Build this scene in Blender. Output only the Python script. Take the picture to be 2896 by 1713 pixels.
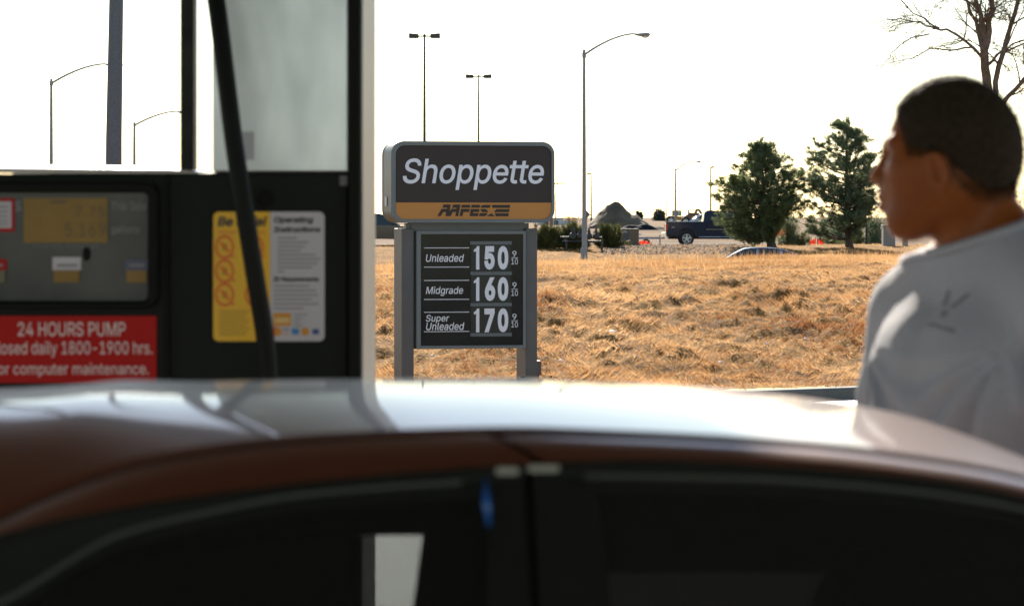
import bpy, math, random
import numpy as np
from mathutils import Vector, Matrix
random.seed(7); RNG = np.random.default_rng(7)
for _o in list(bpy.data.objects): bpy.data.objects.remove(_o)
SC = bpy.context.scene; COL = SC.collection
R = math.radians
# ------------------------------------------------------------------ camera
K = 1.33                                               # depth scale: distances in the tables below are in units of 1/K metres
F = 6838.0; F2 = F*K; CX = 1448.0; HY = 620.0; EYE = 1.57      # photo pixels: focal length, centre column, horizon row; eye height
cam_d = bpy.data.cameras.new('camera'); cam = bpy.data.objects.new('camera', cam_d); COL.objects.link(cam)
cam.location = (0, 0, EYE); cam.rotation_euler = (R(90), 0, 0)
cam_d.sensor_width = 36; cam_d.lens = 85.0*K; cam_d.shift_y = -(856.5-HY)/2896
cam_d.clip_start = 0.1; cam_d.clip_end = 9000
cam_d.dof.use_dof = True; cam_d.dof.focus_distance = 25.0*K; cam_d.dof.aperture_fstop = 7.2*K
SC.camera = cam
# ------------------------------------------------------------------ sky, sun, exposure
SUN_EL, SUN_AZ = 25.0, -6.5                            # degrees; azimuth from +Y, positive towards +X
w = bpy.data.worlds.new('World'); SC.world = w; w.use_nodes = True
_nt = w.node_tree; _bg = _nt.nodes['Background']
sky = _nt.nodes.new('ShaderNodeTexSky'); sky.sky_type = 'NISHITA'; sky.sun_disc = False
sky.sun_elevation = R(SUN_EL); sky.sun_rotation = R(SUN_AZ); sky.dust_density = 0.15; sky.air_density = 1.0
_nt.links.new(sky.outputs[0], _bg.inputs[0]); _bg.inputs[1].default_value = 0.075
sd = bpy.data.lights.new('sun', 'SUN'); sd.energy = 5.0; sd.angle = R(0.5); sd.color = (1.0, .90, .76)
sun = bpy.data.objects.new('sun', sd); COL.objects.link(sun)
_s = Vector((math.sin(R(SUN_AZ))*math.cos(R(SUN_EL)), math.cos(R(SUN_AZ))*math.cos(R(SUN_EL)), math.sin(R(SUN_EL))))
sun.rotation_euler = _s.to_track_quat('Z', 'Y').to_euler(); sun.location = (0, 0, 30)
SC.view_settings.view_transform = 'Standard'; SC.view_settings.look = 'None'
SC.view_settings.exposure = 1.3; SC.view_settings.gamma = 1.0

# ------------------------------------------------------------------ helpers
def P2(px, py, Y): return Vector(((px-CX)/F2*Y, Y, EYE-(py-HY)/F2*Y))
def P(px, py, Y): return Vector(((px-CX)/F*Y, Y, EYE-(py-HY)/F*Y))

def mat(name, color, rough=.6, metal=0.0, var=0.0, scale=8.0, bump=0.0, bscale=60.0, coat=0.0, spec=.5, color2=None, transl=0.0, stretch=None, detail=5.0, alpha=None):
    m = bpy.data.materials.new(name); m.use_nodes = True; nt = m.node_tree; N = nt.nodes; L = nt.links
    b = N['Principled BSDF']; b.inputs['Base Color'].default_value = (*color, 1); b.inputs['Roughness'].default_value = rough
    b.inputs['Metallic'].default_value = metal; b.inputs['Specular IOR Level'].default_value = spec
    b.inputs['Coat Weight'].default_value = coat; b.inputs['Coat Roughness'].default_value = .04
    tc = N.new('ShaderNodeTexCoord'); vec = tc.outputs['Object']
    if stretch:
        mp = N.new('ShaderNodeMapping'); mp.inputs['Scale'].default_value = stretch; L.new(vec, mp.inputs[0]); vec = mp.outputs[0]
    col_out = None
    if var or color2:
        n = N.new('ShaderNodeTexNoise'); n.inputs['Scale'].default_value = scale; n.inputs['Detail'].default_value = detail; L.new(vec, n.inputs['Vector'])
        r = N.new('ShaderNodeValToRGB'); c2 = color2 or tuple(max(0, c*(1+var)) for c in color); c1 = color if color2 else tuple(c*(1-var) for c in color)
        r.color_ramp.elements[0].position = .35; r.color_ramp.elements[1].position = .65
        r.color_ramp.elements[0].color = (*c1, 1); r.color_ramp.elements[1].color = (*c2, 1)
        L.new(n.outputs[0], r.inputs[0]); L.new(r.outputs[0], b.inputs['Base Color']); col_out = r.outputs[0]
        mr = N.new('ShaderNodeMapRange'); mr.inputs[3].default_value = max(0, rough-.07); mr.inputs[4].default_value = min(1, rough+.07)
        L.new(n.outputs[0], mr.inputs[0]); L.new(mr.outputs[0], b.inputs['Roughness'])
    if bump:
        n2 = N.new('ShaderNodeTexNoise'); n2.inputs['Scale'].default_value = bscale; n2.inputs['Detail'].default_value = 6; L.new(vec, n2.inputs['Vector'])
        bp = N.new('ShaderNodeBump'); bp.inputs['Strength'].default_value = bump; bp.inputs['Distance'].default_value = .02
        L.new(n2.outputs[0], bp.inputs['Height']); L.new(bp.outputs[0], b.inputs['Normal'])
    out = N['Material Output']
    if transl:
        t = N.new('ShaderNodeBsdfTranslucent'); t.inputs[0].default_value = (*color, 1)
        if col_out: L.new(col_out, t.inputs[0])
        mx = N.new('ShaderNodeMixShader'); mx.inputs[0].default_value = transl
        L.new(b.outputs[0], mx.inputs[1]); L.new(t.outputs[0], mx.inputs[2]); L.new(mx.outputs[0], out.inputs[0])
    return m

def leafmat(name, c1, c2, transl=.35, rough=.6):
    """each blade or needle its own shade between two colours"""
    m = bpy.data.materials.new(name); m.use_nodes = True; nt = m.node_tree; N = nt.nodes; L = nt.links
    b = N['Principled BSDF']; b.inputs['Roughness'].default_value = rough; b.inputs['Specular IOR Level'].default_value = .35
    g = N.new('ShaderNodeNewGeometry'); tc = N.new('ShaderNodeTexCoord'); n = N.new('ShaderNodeTexNoise'); n.inputs['Scale'].default_value = .55; n.inputs['Detail'].default_value = 4
    L.new(tc.outputs['Object'], n.inputs['Vector'])
    ad = N.new('ShaderNodeMath'); ad.operation = 'MULTIPLY_ADD'; ad.inputs[1].default_value = .55; L.new(g.outputs['Random Per Island'], ad.inputs[0])
    mm = N.new('ShaderNodeMath'); mm.operation = 'MULTIPLY_ADD'; mm.inputs[1].default_value = 1.8; mm.inputs[2].default_value = -.65; L.new(n.outputs[0], mm.inputs[0]); L.new(mm.outputs[0], ad.inputs[2])
    r = N.new('ShaderNodeValToRGB'); r.color_ramp.elements[0].color = (*c1, 1); r.color_ramp.elements[1].color = (*c2, 1); r.color_ramp.elements[0].position = .05; r.color_ramp.elements[1].position = .9
    L.new(ad.outputs[0], r.inputs[0]); L.new(r.outputs[0], b.inputs['Base Color'])
    t = N.new('ShaderNodeBsdfTranslucent'); L.new(r.outputs[0], t.inputs[0])
    mx = N.new('ShaderNodeMixShader'); mx.inputs[0].default_value = transl
    L.new(b.outputs[0], mx.inputs[1]); L.new(t.outputs[0], mx.inputs[2]); L.new(mx.outputs[0], N['Material Output'].inputs[0])
    return m

def glassmat(name, tint, rough=.02, dust=0.0, refl=1.0, film=0.0):
    """thin pane: clear film tinted, with mirror-like fresnel, optional dust, and a pale film that lifts the blacks"""
    m = bpy.data.materials.new(name); m.use_nodes = True; nt = m.node_tree; N = nt.nodes; L = nt.links
    N.remove(N['Principled BSDF']); out = N['Material Output']
    tr = N.new('ShaderNodeBsdfTransparent'); tr.inputs[0].default_value = (*tint, 1)
    gl = N.new('ShaderNodeBsdfGlossy'); gl.inputs['Roughness'].default_value = rough
    fr = N.new('ShaderNodeFresnel'); fr.inputs[0].default_value = 1.45
    ml = N.new('ShaderNodeMath'); ml.operation = 'MULTIPLY'; ml.inputs[1].default_value = refl; L.new(fr.outputs[0], ml.inputs[0])
    mx = N.new('ShaderNodeMixShader'); L.new(ml.outputs[0], mx.inputs[0]); L.new(tr.outputs[0], mx.inputs[1]); L.new(gl.outputs[0], mx.inputs[2])
    res = mx.outputs[0]
    if film:  # pale diffuse layer put on like a haze to lift dark panes
        fd = N.new('ShaderNodeBsdfDiffuse'); fd.inputs[0].default_value = (.55, .52, .44, 1); m3 = N.new('ShaderNodeMixShader'); m3.inputs[0].default_value = film
        L.new(res, m3.inputs[1]); L.new(fd.outputs[0], m3.inputs[2]); res = m3.outputs[0]
    if dust:
        df = N.new('ShaderNodeBsdfTranslucent'); df.inputs[0].default_value = (.6, .6, .58, 1)
        tc = N.new('ShaderNodeTexCoord'); n = N.new('ShaderNodeTexNoise'); n.inputs['Scale'].default_value = 160; n.inputs['Detail'].default_value = 3
        L.new(tc.outputs['Object'], n.inputs['Vector'])
        mr = N.new('ShaderNodeMapRange'); mr.inputs[1].default_value = .4; mr.inputs[2].default_value = .75; mr.inputs[3].default_value = dust*.5; mr.inputs[4].default_value = min(1, dust*2.5); L.new(n.outputs[0], mr.inputs[0])
        m2 = N.new('ShaderNodeMixShader'); L.new(mr.outputs[0], m2.inputs[0]); L.new(res, m2.inputs[1]); L.new(df.outputs[0], m2.inputs[2]); res = m2.outputs[0]
    L.new(res, out.inputs[0]); return m

def tag(o, label=None, cat=None, group=None, kind=None):
    if label: o['label'] = label
    if cat: o['category'] = cat
    if group: o['group'] = group
    if kind:
        o['kind'] = kind
        if abs(o.location.y) > 1e-6: o.location.y *= K
        else: o.scale.y = K
    return o

def thing(name, label, cat, loc=(0, 0, 0), rz=0.0, group=None, k=K):
    o = bpy.data.objects.new(name, None); COL.objects.link(o); o.location = (loc[0], loc[1]*k, loc[2]); o.rotation_euler = (0, 0, rz); o.empty_display_size = .2
    return tag(o, label, cat, group)

def rrect(x0, x1, z0, z1, r, n=6):
    p = []
    for cx, cz, a0 in ((x1-r, z1-r, 0), (x0+r, z1-r, 90), (x0+r, z0+r, 180), (x1-r, z0+r, 270)):
        for k in range(n+1):
            a = R(a0+90*k/n); p.append((cx+r*math.cos(a), cz+r*math.sin(a)))
    return p

class MB:
    def __init__(s): s.v = []; s.f = []; s.m = []
    def add(s, vs, fs, mi=0):
        b = len(s.v); s.v.extend([tuple(v) for v in vs]); s.f.extend([tuple(i+b for i in f) for f in fs]); s.m.extend([mi]*len(fs)); return s
    def bx(s, x0, x1, y0, y1, z0, z1, mi=0):
        return s.add([(x0,y0,z0),(x1,y0,z0),(x1,y1,z0),(x0,y1,z0),(x0,y0,z1),(x1,y0,z1),(x1,y1,z1),(x0,y1,z1)],
                     [(0,3,2,1),(4,5,6,7),(0,1,5,4),(1,2,6,5),(2,3,7,6),(3,0,4,7)], mi)
    def bar(s, a, b, wx, wy, mi=0):
        a = Vector(a); b = Vector(b); d = (b-a).normalized(); u = d.cross(Vector((0,1,0)))
        if u.length < .1: u = d.cross(Vector((1,0,0)))
        u.normalize(); v = d.cross(u); vs = []
        for p in (a, b):
            for sx, sy in ((-1,-1),(1,-1),(1,1),(-1,1)): vs.append(p+u*sx*wx/2+v*sy*wy/2)
        return s.add(vs, [(3,2,1,0),(4,5,6,7),(0,1,5,4),(1,2,6,5),(2,3,7,6),(3,0,4,7)], mi)
    def tube(s, pts, r, n=8, mi=0, cap=True):
        pts = [Vector(p) for p in pts]; k = len(pts); rr = r if hasattr(r, '__len__') else [r]*k
        vs = []; prev = None
        for i in range(k):
            d = (pts[min(i+1,k-1)]-pts[max(i-1,0)]).normalized()
            if prev is None:
                u = d.cross(Vector((0,0,1)));  u = u if u.length > .05 else d.cross(Vector((1,0,0)))
            else: u = prev-d*prev.dot(d)
            u.normalize(); prev = u; v = d.cross(u)
            for j in range(n):
                a = 2*math.pi*j/n; vs.append(pts[i]+(u*math.cos(a)+v*math.sin(a))*rr[i])
        fs = [(i*n+j, i*n+(j+1)%n, (i+1)*n+(j+1)%n, (i+1)*n+j) for i in range(k-1) for j in range(n)]
        if cap: fs += [tuple(range(n-1,-1,-1)), tuple((k-1)*n+j for j in range(n))]
        return s.add(vs, fs, mi)
    def prism(s, poly, y0, y1, mi=0, side_mi=None):
        n = len(poly); vs = [(x,y0,z) for x,z in poly]+[(x,y1,z) for x,z in poly]
        s.add(vs, [tuple(range(n)), tuple(range(2*n-1,n-1,-1))], mi)
        return s.add(vs, [(i,(i+n),((i+1)%n)+n,(i+1)%n) for i in range(n)], mi if side_mi is None else side_mi)
    def ring(s, o, i_, y0, y1, mi=0):
        n = len(o); vs = [(x,y0,z) for x,z in o]+[(x,y0,z) for x,z in i_]+[(x,y1,z) for x,z in o]+[(x,y1,z) for x,z in i_]; f = []
        for k in range(n):
            l = (k+1)%n; f += [(k,l,n+l,n+k),(2*n+k,3*n+k,3*n+l,2*n+l),(k,2*n+k,2*n+l,l),(n+k,n+l,3*n+l,3*n+k)]
        return s.add(vs, f, mi)
    def flat(s, poly, y, mi=0): return s.add([(x,y,z) for x,z in poly], [tuple(range(len(poly)))], mi)
    def ell(s, c, r, nu=16, nv=10, mi=0):
        vs = []; f = []
        for i in range(nv+1):
            t = math.pi*i/nv
            for j in range(nu):
                a = 2*math.pi*j/nu; vs.append((c[0]+r[0]*math.sin(t)*math.cos(a), c[1]+r[1]*math.sin(t)*math.sin(a), c[2]+r[2]*math.cos(t)))
        for i in range(nv):
            for j in range(nu): f.append((i*nu+j,(i+1)*nu+j,(i+1)*nu+(j+1)%nu,i*nu+(j+1)%nu))
        return s.add(vs, f, mi)
    def wheel(s, c, prof, n=24, mi=0):            # lathe about the y axis: prof = [(r, y)]
        vs = []; k = len(prof)
        for r_, y in prof:
            for j in range(n):
                a = 2*math.pi*j/n; vs.append((c[0]+r_*math.cos(a), c[1]+y, c[2]+r_*math.sin(a)))
        return s.add(vs, [(i*n+j,i*n+(j+1)%n,(i+1)*n+(j+1)%n,(i+1)*n+j) for i in range(k-1) for j in range(n)], mi)
    def grid(s, G, mi=0, flip=False):             # G[i][j] points
        ni, nj = len(G), len(G[0]); vs = [p for row in G for p in row]; f = []
        for i in range(ni-1):
            for j in range(nj-1):
                q = (i*nj+j, i*nj+j+1, (i+1)*nj+j+1, (i+1)*nj+j); f.append(q[::-1] if flip else q)
        return s.add(vs, f, mi)
    def build(s, name, mats, parent=None, smooth=None, bevel=0.0, solid=0.0, loc=None):
        me = bpy.data.meshes.new(name); me.from_pydata(s.v, [], s.f); me.update()
        for m in (mats if isinstance(mats, (list, tuple)) else [mats]): me.materials.append(m)
        me.polygons.foreach_set('material_index', s.m)
        if smooth is not None:
            me.shade_smooth()
            if smooth < 180: me.set_sharp_from_angle(angle=R(smooth))
        o = bpy.data.objects.new(name, me); COL.objects.link(o)
        if parent: o.parent = parent
        if loc: o.location = loc
        if solid: md = o.modifiers.new('solid', 'SOLIDIFY'); md.thickness = solid; md.offset = -1
        if bevel: md = o.modifiers.new('bevel', 'BEVEL'); md.width = bevel; md.segments = 2; md.limit_method = 'ANGLE'; md.angle_limit = R(40)
        return o

_fcache = {}
try: FONT = bpy.data.fonts.load(bpy.utils.system_resource('DATAFILES')+'/fonts/Inter.woff2')   # Blender's own interface face
except Exception: FONT = None
def _fill(pts, edges, bold=0.0):
    """fill glyph outlines by the non-zero rule, so overlapping strokes of a letter stay solid"""
    from mathutils.geometry import delaunay_2d_cdt
    nxt = {}
    for a, b in edges: nxt.setdefault(a, []).append(b); nxt.setdefault(b, []).append(a)
    seen = set(); loops = []
    for s in range(len(pts)):
        if s in seen or s not in nxt: continue
        lp = [s]; seen.add(s); cur = s; prev = None
        while True:
            c = [q for q in nxt[cur] if q != prev and q not in seen]
            if not c: break
            q = min(c, key=lambda t: abs(t-cur-1)); lp.append(q); seen.add(q); prev, cur = cur, q
        if len(lp) > 2: loops.append(lp)
    if bold:
        Q = np.array(pts); area = lambda l: .5*sum(Q[l[i-1]][0]*Q[l[i]][1]-Q[l[i]][0]*Q[l[i-1]][1] for i in range(len(l)))
        big = max((area(l) for l in loops), key=abs); sg = 1 if big < 0 else -1; N = Q.copy()
        for l in loops:
            n = len(l)
            for i in range(n):
                a, b, c = Q[l[i-1]], Q[l[i]], Q[l[(i+1)%n]]; d1 = b-a; d2 = c-b
                if np.hypot(*d1) < 1e-9 or np.hypot(*d2) < 1e-9: continue
                d1 = d1/np.hypot(*d1); d2 = d2/np.hypot(*d2); n1 = np.array([-d1[1], d1[0]]); n2 = np.array([-d2[1], d2[0]]); m = n1+n2; mm = m@m
                if mm > .2: N[l[i]] = b+sg*bold*m*2/mm
        pts = [tuple(p) for p in N]
    E = [(l[i], l[(i+1)%len(l)]) for l in loops for i in range(len(l))]
    V, _, Fa, _, _, _ = delaunay_2d_cdt([Vector(p) for p in pts], E, [], 0, 1e-5)
    A = np.array([pts[a] for a, b in E]); B = np.array([pts[b] for a, b in E]); out = []
    for f in Fa:
        c = sum((Vector(V[i]) for i in f), Vector((0, 0)))/len(f); up = (A[:,1] <= c.y)&(B[:,1] > c.y); dn = (A[:,1] > c.y)&(B[:,1] <= c.y)
        left = (B[:,0]-A[:,0])*(c.y-A[:,1])-(c.x-A[:,0])*(B[:,1]-A[:,1])
        if int((up&(left > 0)).sum())-int((dn&(left < 0)).sum()): out.append(tuple(f))
    return [(p[0], p[1]) for p in V], out
def text_mesh(txt, shear=0.0, bold=0.0, align='LEFT', space=1.0, spc=1.0):
    k = (txt, shear, bold, align, space, spc)
    if k in _fcache: return _fcache[k]
    c = bpy.data.curves.new('t', 'FONT'); c.body = txt; c.font = FONT if FONT else c.font; c.shear = shear; c.resolution_u = 4; c.align_x = align; c.space_line = space; c.space_character = spc
    o = bpy.data.objects.new('t', c); COL.objects.link(o); bpy.context.view_layer.update()
    c.fill_mode = 'NONE'; bpy.context.view_layer.update()
    dg = bpy.context.evaluated_depsgraph_get(); me = bpy.data.meshes.new_from_object(o.evaluated_get(dg))
    v, f = _fill([(p.co.x, p.co.y) for p in me.vertices], [tuple(e.vertices) for e in me.edges], bold)
    bpy.data.objects.remove(o); bpy.data.curves.remove(c); bpy.data.meshes.remove(me)
    _fcache[k] = (v, f); return v, f
def put_text(mb, txt, x0, x1, z0, z1, y, mi=0, **kw):
    v, f = text_mesh(txt, **kw); xs = [a for a, _ in v]; zs = [b for _, b in v]; ax, bx_, az, bz = min(xs), max(xs), min(zs), max(zs)
    return mb.add([(x0+(a-ax)/(bx_-ax)*(x1-x0), y, z0+(b-az)/(bz-az)*(z1-z0)) for a, b in v], f, mi)

def pchip(pts, xq):
    pts = sorted(pts); x = np.array([p[0] for p in pts]); y = np.array([p[1] for p in pts]); xq = np.asarray(xq, float)
    h = np.diff(x); d = np.diff(y)/h; m = np.zeros_like(x); m[0], m[-1] = d[0], d[-1]
    for i in range(1, len(x)-1):
        m[i] = 0 if d[i-1]*d[i] <= 0 else (h[i-1]+h[i])*3/((2*h[i]+h[i-1])/d[i-1]+(h[i]+2*h[i-1])/d[i])
    i = np.clip(np.searchsorted(x, xq)-1, 0, len(x)-2); t = np.clip((xq-x[i])/h[i], 0, 1)
    return (2*t**3-3*t**2+1)*y[i]+(t**3-2*t**2+t)*h[i]*m[i]+(-2*t**3+3*t**2)*y[i+1]+(t**3-t**2)*h[i]*m[i+1]

def _h2(ix, iy, s=0):
    n = (ix.astype(np.int64)*374761393+iy.astype(np.int64)*668265263+s*974711) & 0xffffffff
    n = ((n ^ (n >> 13))*1274126177) & 0xffffffff
    return ((n ^ (n >> 16)) & 0xffff)/65535.0
def noise2(x, y, s=0):
    x = np.asarray(x, float); y = np.asarray(y, float); ix = np.floor(x); iy = np.floor(y); fx = x-ix; fy = y-iy
    fx = fx*fx*(3-2*fx); fy = fy*fy*(3-2*fy); ix = ix.astype(np.int64); iy = iy.astype(np.int64)
    return (_h2(ix,iy,s)*(1-fx)+_h2(ix+1,iy,s)*fx)*(1-fy)+(_h2(ix,iy+1,s)*(1-fx)+_h2(ix+1,iy+1,s)*fx)*fy
def fbm(x, y, o=4, s=0):
    r = 0; a = 1; t = 0
    for k in range(o): r = r+a*noise2(x*2**k, y*2**k, s+k*17); t += a; a *= .5
    return r/t-.5

def np_mesh(name, V, Fc, nper, mats, mi=None, parent=None, smooth=False):
    """fast mesh from arrays: V (n,3), Fc (m,nper)"""
    me = bpy.data.meshes.new(name); V = np.asarray(V, np.float32); Fc = np.asarray(Fc, np.int32); m = len(Fc)
    me.vertices.add(len(V)); me.vertices.foreach_set('co', V.ravel()); me.loops.add(m*nper); me.loops.foreach_set('vertex_index', Fc.ravel())
    me.polygons.add(m); me.polygons.foreach_set('loop_start', np.arange(0, m*nper, nper, dtype=np.int32))
    for x in (mats if isinstance(mats, (list, tuple)) else [mats]): me.materials.append(x)
    if mi is not None: me.polygons.foreach_set('material_index', np.asarray(mi, np.int32))
    me.update(calc_edges=True); me.validate()
    if smooth: me.shade_smooth()
    o = bpy.data.objects.new(name, me); COL.objects.link(o)
    if parent: o.parent = parent
    return o
def unit(a): return a/np.maximum(np.linalg.norm(a, axis=1, keepdims=True), 1e-9)
def blades(name, Pb, D, L, W, m, parent=None, mi=None):
    """one triangle per blade: base points Pb, directions D, lengths L, widths W"""
    n = len(Pb); D = unit(np.asarray(D, float)); rnd = RNG.normal(size=(n,3)); S = unit(np.cross(D, rnd)); L = np.broadcast_to(L, (n,))[:,None]; W = np.broadcast_to(W, (n,))[:,None]
    V = np.empty((n,3,3)); V[:,0] = Pb-S*W/2; V[:,1] = Pb+S*W/2; V[:,2] = Pb+D*L
    return np_mesh(name, V.reshape(-1,3), np.arange(3*n).reshape(-1,3), 3, m, mi, parent)
# ------------------------------------------------------------------ ground
def curb_y(x): return 20.0+4.0*np.tanh((np.asarray(x, float)-.55)*.13)
_ZP = [(0,.10),(1,.13),(4,.30),(10,.56),(16,.68),(25,.73),(30,.5),(45,-.7),(60,-1.2),(78,-1.2),(82,-.9),(86,-.3),(92,.06),(96,.22),(101,.27),(105.5,.10),(125,.10),(160,.22),(280,.42),(430,.6),(1000,1.25),(2500,3.0),(7000,6.0)]
def ground_z(x, y):
    x = np.asarray(x, float); y = np.asarray(y, float); s = np.where(y < 60, y-curb_y(x)*np.clip((60-y)/15, 0, 1)-21*np.clip((y-45)/15, 0, 1), y-21)
    z = pchip(_ZP, np.clip(s, 0, 7000))
    return z+np.clip(.018*(x-.35), -.12, .25)*np.exp(-((s-22)/12)**2)
def ground_bumps(x, y):
    s = y-curb_y(x); near = np.clip(s/1.2, .25, 1)*np.clip((60-y)/18, 0, 1)
    steep = np.exp(-((s-8)/9)**2)
    b = np.maximum(fbm(x*4.6, y*2.6, 3, 3), -.06)*(.05+.26*steep)+fbm(x*1.6, y*1.1, 3, 9)*(.05+.13*steep)+fbm(x*7, y*5, 3, 21)*.045
    return b*near+fbm(x*.25, y*.25, 4, 5)*.10*np.clip((y-100)/10, 0, 1)*np.clip(1500/np.maximum(y,1), 0, 1)
def gz(x, y): return float(ground_z(x, y)+ground_bumps(np.array([x]), np.array([y]))[0])

M_ground = bpy.data.materials.new('dry_soil'); M_ground.use_nodes = True
def _ground_mat():
    nt = M_ground.node_tree; N = nt.nodes; L = nt.links; b = N['Principled BSDF']; b.inputs['Roughness'].default_value = .95; b.inputs['Specular IOR Level'].default_value = .04
    tc = N.new('ShaderNodeTexCoord')
    def nz(sc, d=5, st=None):
        n = N.new('ShaderNodeTexNoise'); n.inputs['Scale'].default_value = sc; n.inputs['Detail'].default_value = d
        if st:
            mp = N.new('ShaderNodeMapping'); mp.inputs['Scale'].default_value = st; L.new(tc.outputs['Object'], mp.inputs[0]); L.new(mp.outputs[0], n.inputs['Vector'])
        else: L.new(tc.outputs['Object'], n.inputs['Vector'])
        return n.outputs[0]
    def ramp(src, e):
        r = N.new('ShaderNodeValToRGB'); r.color_ramp.elements[0].position, r.color_ramp.elements[0].color = e[0][0], (*e[0][1],1); r.color_ramp.elements[1].position, r.color_ramp.elements[1].color = e[-1][0], (*e[-1][1],1)
        for p, c in e[1:-1]:
            k = r.color_ramp.elements.new(p); k.color = (*c, 1)
        L.new(src, r.inputs[0]); return r.outputs[0]
    big = ramp(nz(1.3, 6), [(.32,(.14,.068,.020)),(.5,(.30,.155,.042)),(.68,(.42,.225,.065))])
    fine = ramp(nz(14, 6), [(.3,(.5,.48,.46)),(.7,(1.2,1.2,1.2))])
    mx = N.new('ShaderNodeMix'); mx.data_type = 'RGBA'; mx.blend_type = 'MULTIPLY'; mx.inputs[0].default_value = 1; L.new(big, mx.inputs[6]); L.new(fine, mx.inputs[7])
    # far flat land paler
    sp = N.new('ShaderNodeSeparateXYZ'); L.new(tc.outputs['Object'], sp.inputs[0])
    mr = N.new('ShaderNodeMapRange'); mr.inputs[1].default_value = 122; mr.inputs[2].default_value = 128; L.new(sp.outputs[1], mr.inputs[0])
    far = ramp(nz(.12, 6, (1,.35,1)), [(.35,(.13,.082,.05)),(.5,(.19,.12,.068)),(.65,(.24,.155,.09))])
    m2 = N.new('ShaderNodeMix'); m2.data_type = 'RGBA'; L.new(mr.outputs[0], m2.inputs[0]); L.new(mx.outputs[2], m2.inputs[6]); L.new(far, m2.inputs[7])
    L.new(m2.outputs[2], b.inputs['Base Color'])
    bp = N.new('ShaderNodeBump'); bp.inputs['Strength'].default_value = .6; bp.inputs['Distance'].default_value = .05; L.new(nz(30, 6), bp.inputs['Height']); L.new(bp.outputs[0], b.inputs['Normal'])
_ground_mat()
def _terrain():
    ys = [0.0]
    s = 0.0
    while s < 6500:
        if s < 30: s += .075
        elif s < 60: s += .5
        elif s < 115: s += .35
        else: s *= 1.06
        ys.append(s)
    nx = 301; u = np.linspace(-1, 1, nx); S = np.array(ys)[:,None]
    half = .30*(S+21)+1.0; U = u[None,:]
    X = U*half+np.sign(U)*np.maximum(np.abs(U)-.9, 0)*10*(half*1.2+20)
    t = np.clip(S/40, 0, 1); Y = (curb_y(X)+.075)*(1-t)+21*t+S
    Z = ground_z(X, Y)+ground_bumps(X, Y)
    V = np.stack([X, Y, Z], -1).reshape(-1,3); ny = len(ys)
    i = (np.arange(ny-1)[:,None]*nx+np.arange(nx-1)[None,:]).ravel()
    o = np_mesh('ground', V, np.stack([i,i+1,i+nx+1,i+nx],1), 4, M_ground, smooth=True); tag(o, kind='structure')
_terrain()

M_conc = mat('concrete_apron', (.095,.092,.088), .42, bump=.8, bscale=70, color2=(.46,.44,.42), scale=75, detail=3)  # pale specks in the colour stand in for sparkle off sunlit paving
M_curb = mat('kerb_concrete', (.17,.155,.13), .85, var=.18, scale=3, bump=.25, bscale=70)
def _pave():
    xs = np.concatenate([np.linspace(-300,-31,8), np.linspace(-30,30,61), np.linspace(31,300,8)]); ye = curb_y(xs)-.072
    G = [[(x, y, 0.0) for x in xs] for y in (-300,-60,-20)]+[[(x, (ye[k]+20)*f-20, 0.0) for k, x in enumerate(xs)] for f in (.4,.7,.9,1)]
    m = MB(); m.grid(G); o = m.build('pavement', M_conc); tag(o, kind='structure')
    c = MB(); prof = [(-.075,-.02),(-.07,.085),(-.055,.1),(.075,.102),(.075,-.1)]
    c.grid([[(x, curb_y(x)+a, z) for a, z in prof] for x in np.linspace(-30,30,121)], flip=True); o = c.build('curb', M_curb, smooth=35); tag(o, kind='structure')
    # the hidden road behind the bank, and the car park the pickup stands on
    M_asph = mat('old_asphalt', (.07,.068,.065), .9, spec=.1, var=.2, scale=2, bump=.2)
    r = MB(); r.grid([[(x, y, float(ground_z(x, y))+.06) for y in np.linspace(84,97.5,8)] for x in np.linspace(-60,60,40)], flip=False); tag(r.build('road', M_asph, smooth=60), kind='structure')
    M_lot = mat('dirt_lot', (.12,.085,.057), .95, spec=.05, var=.25, scale=.6, bump=.3, bscale=20)
    r = MB(); r.grid([[(x, y, gz(x,y)+.03) for y in np.linspace(124,150,14)] for x in np.linspace(-14,40,50)]); tag(r.build('dirt_lot_surface', M_lot, smooth=60), kind='structure')
_pave()

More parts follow.
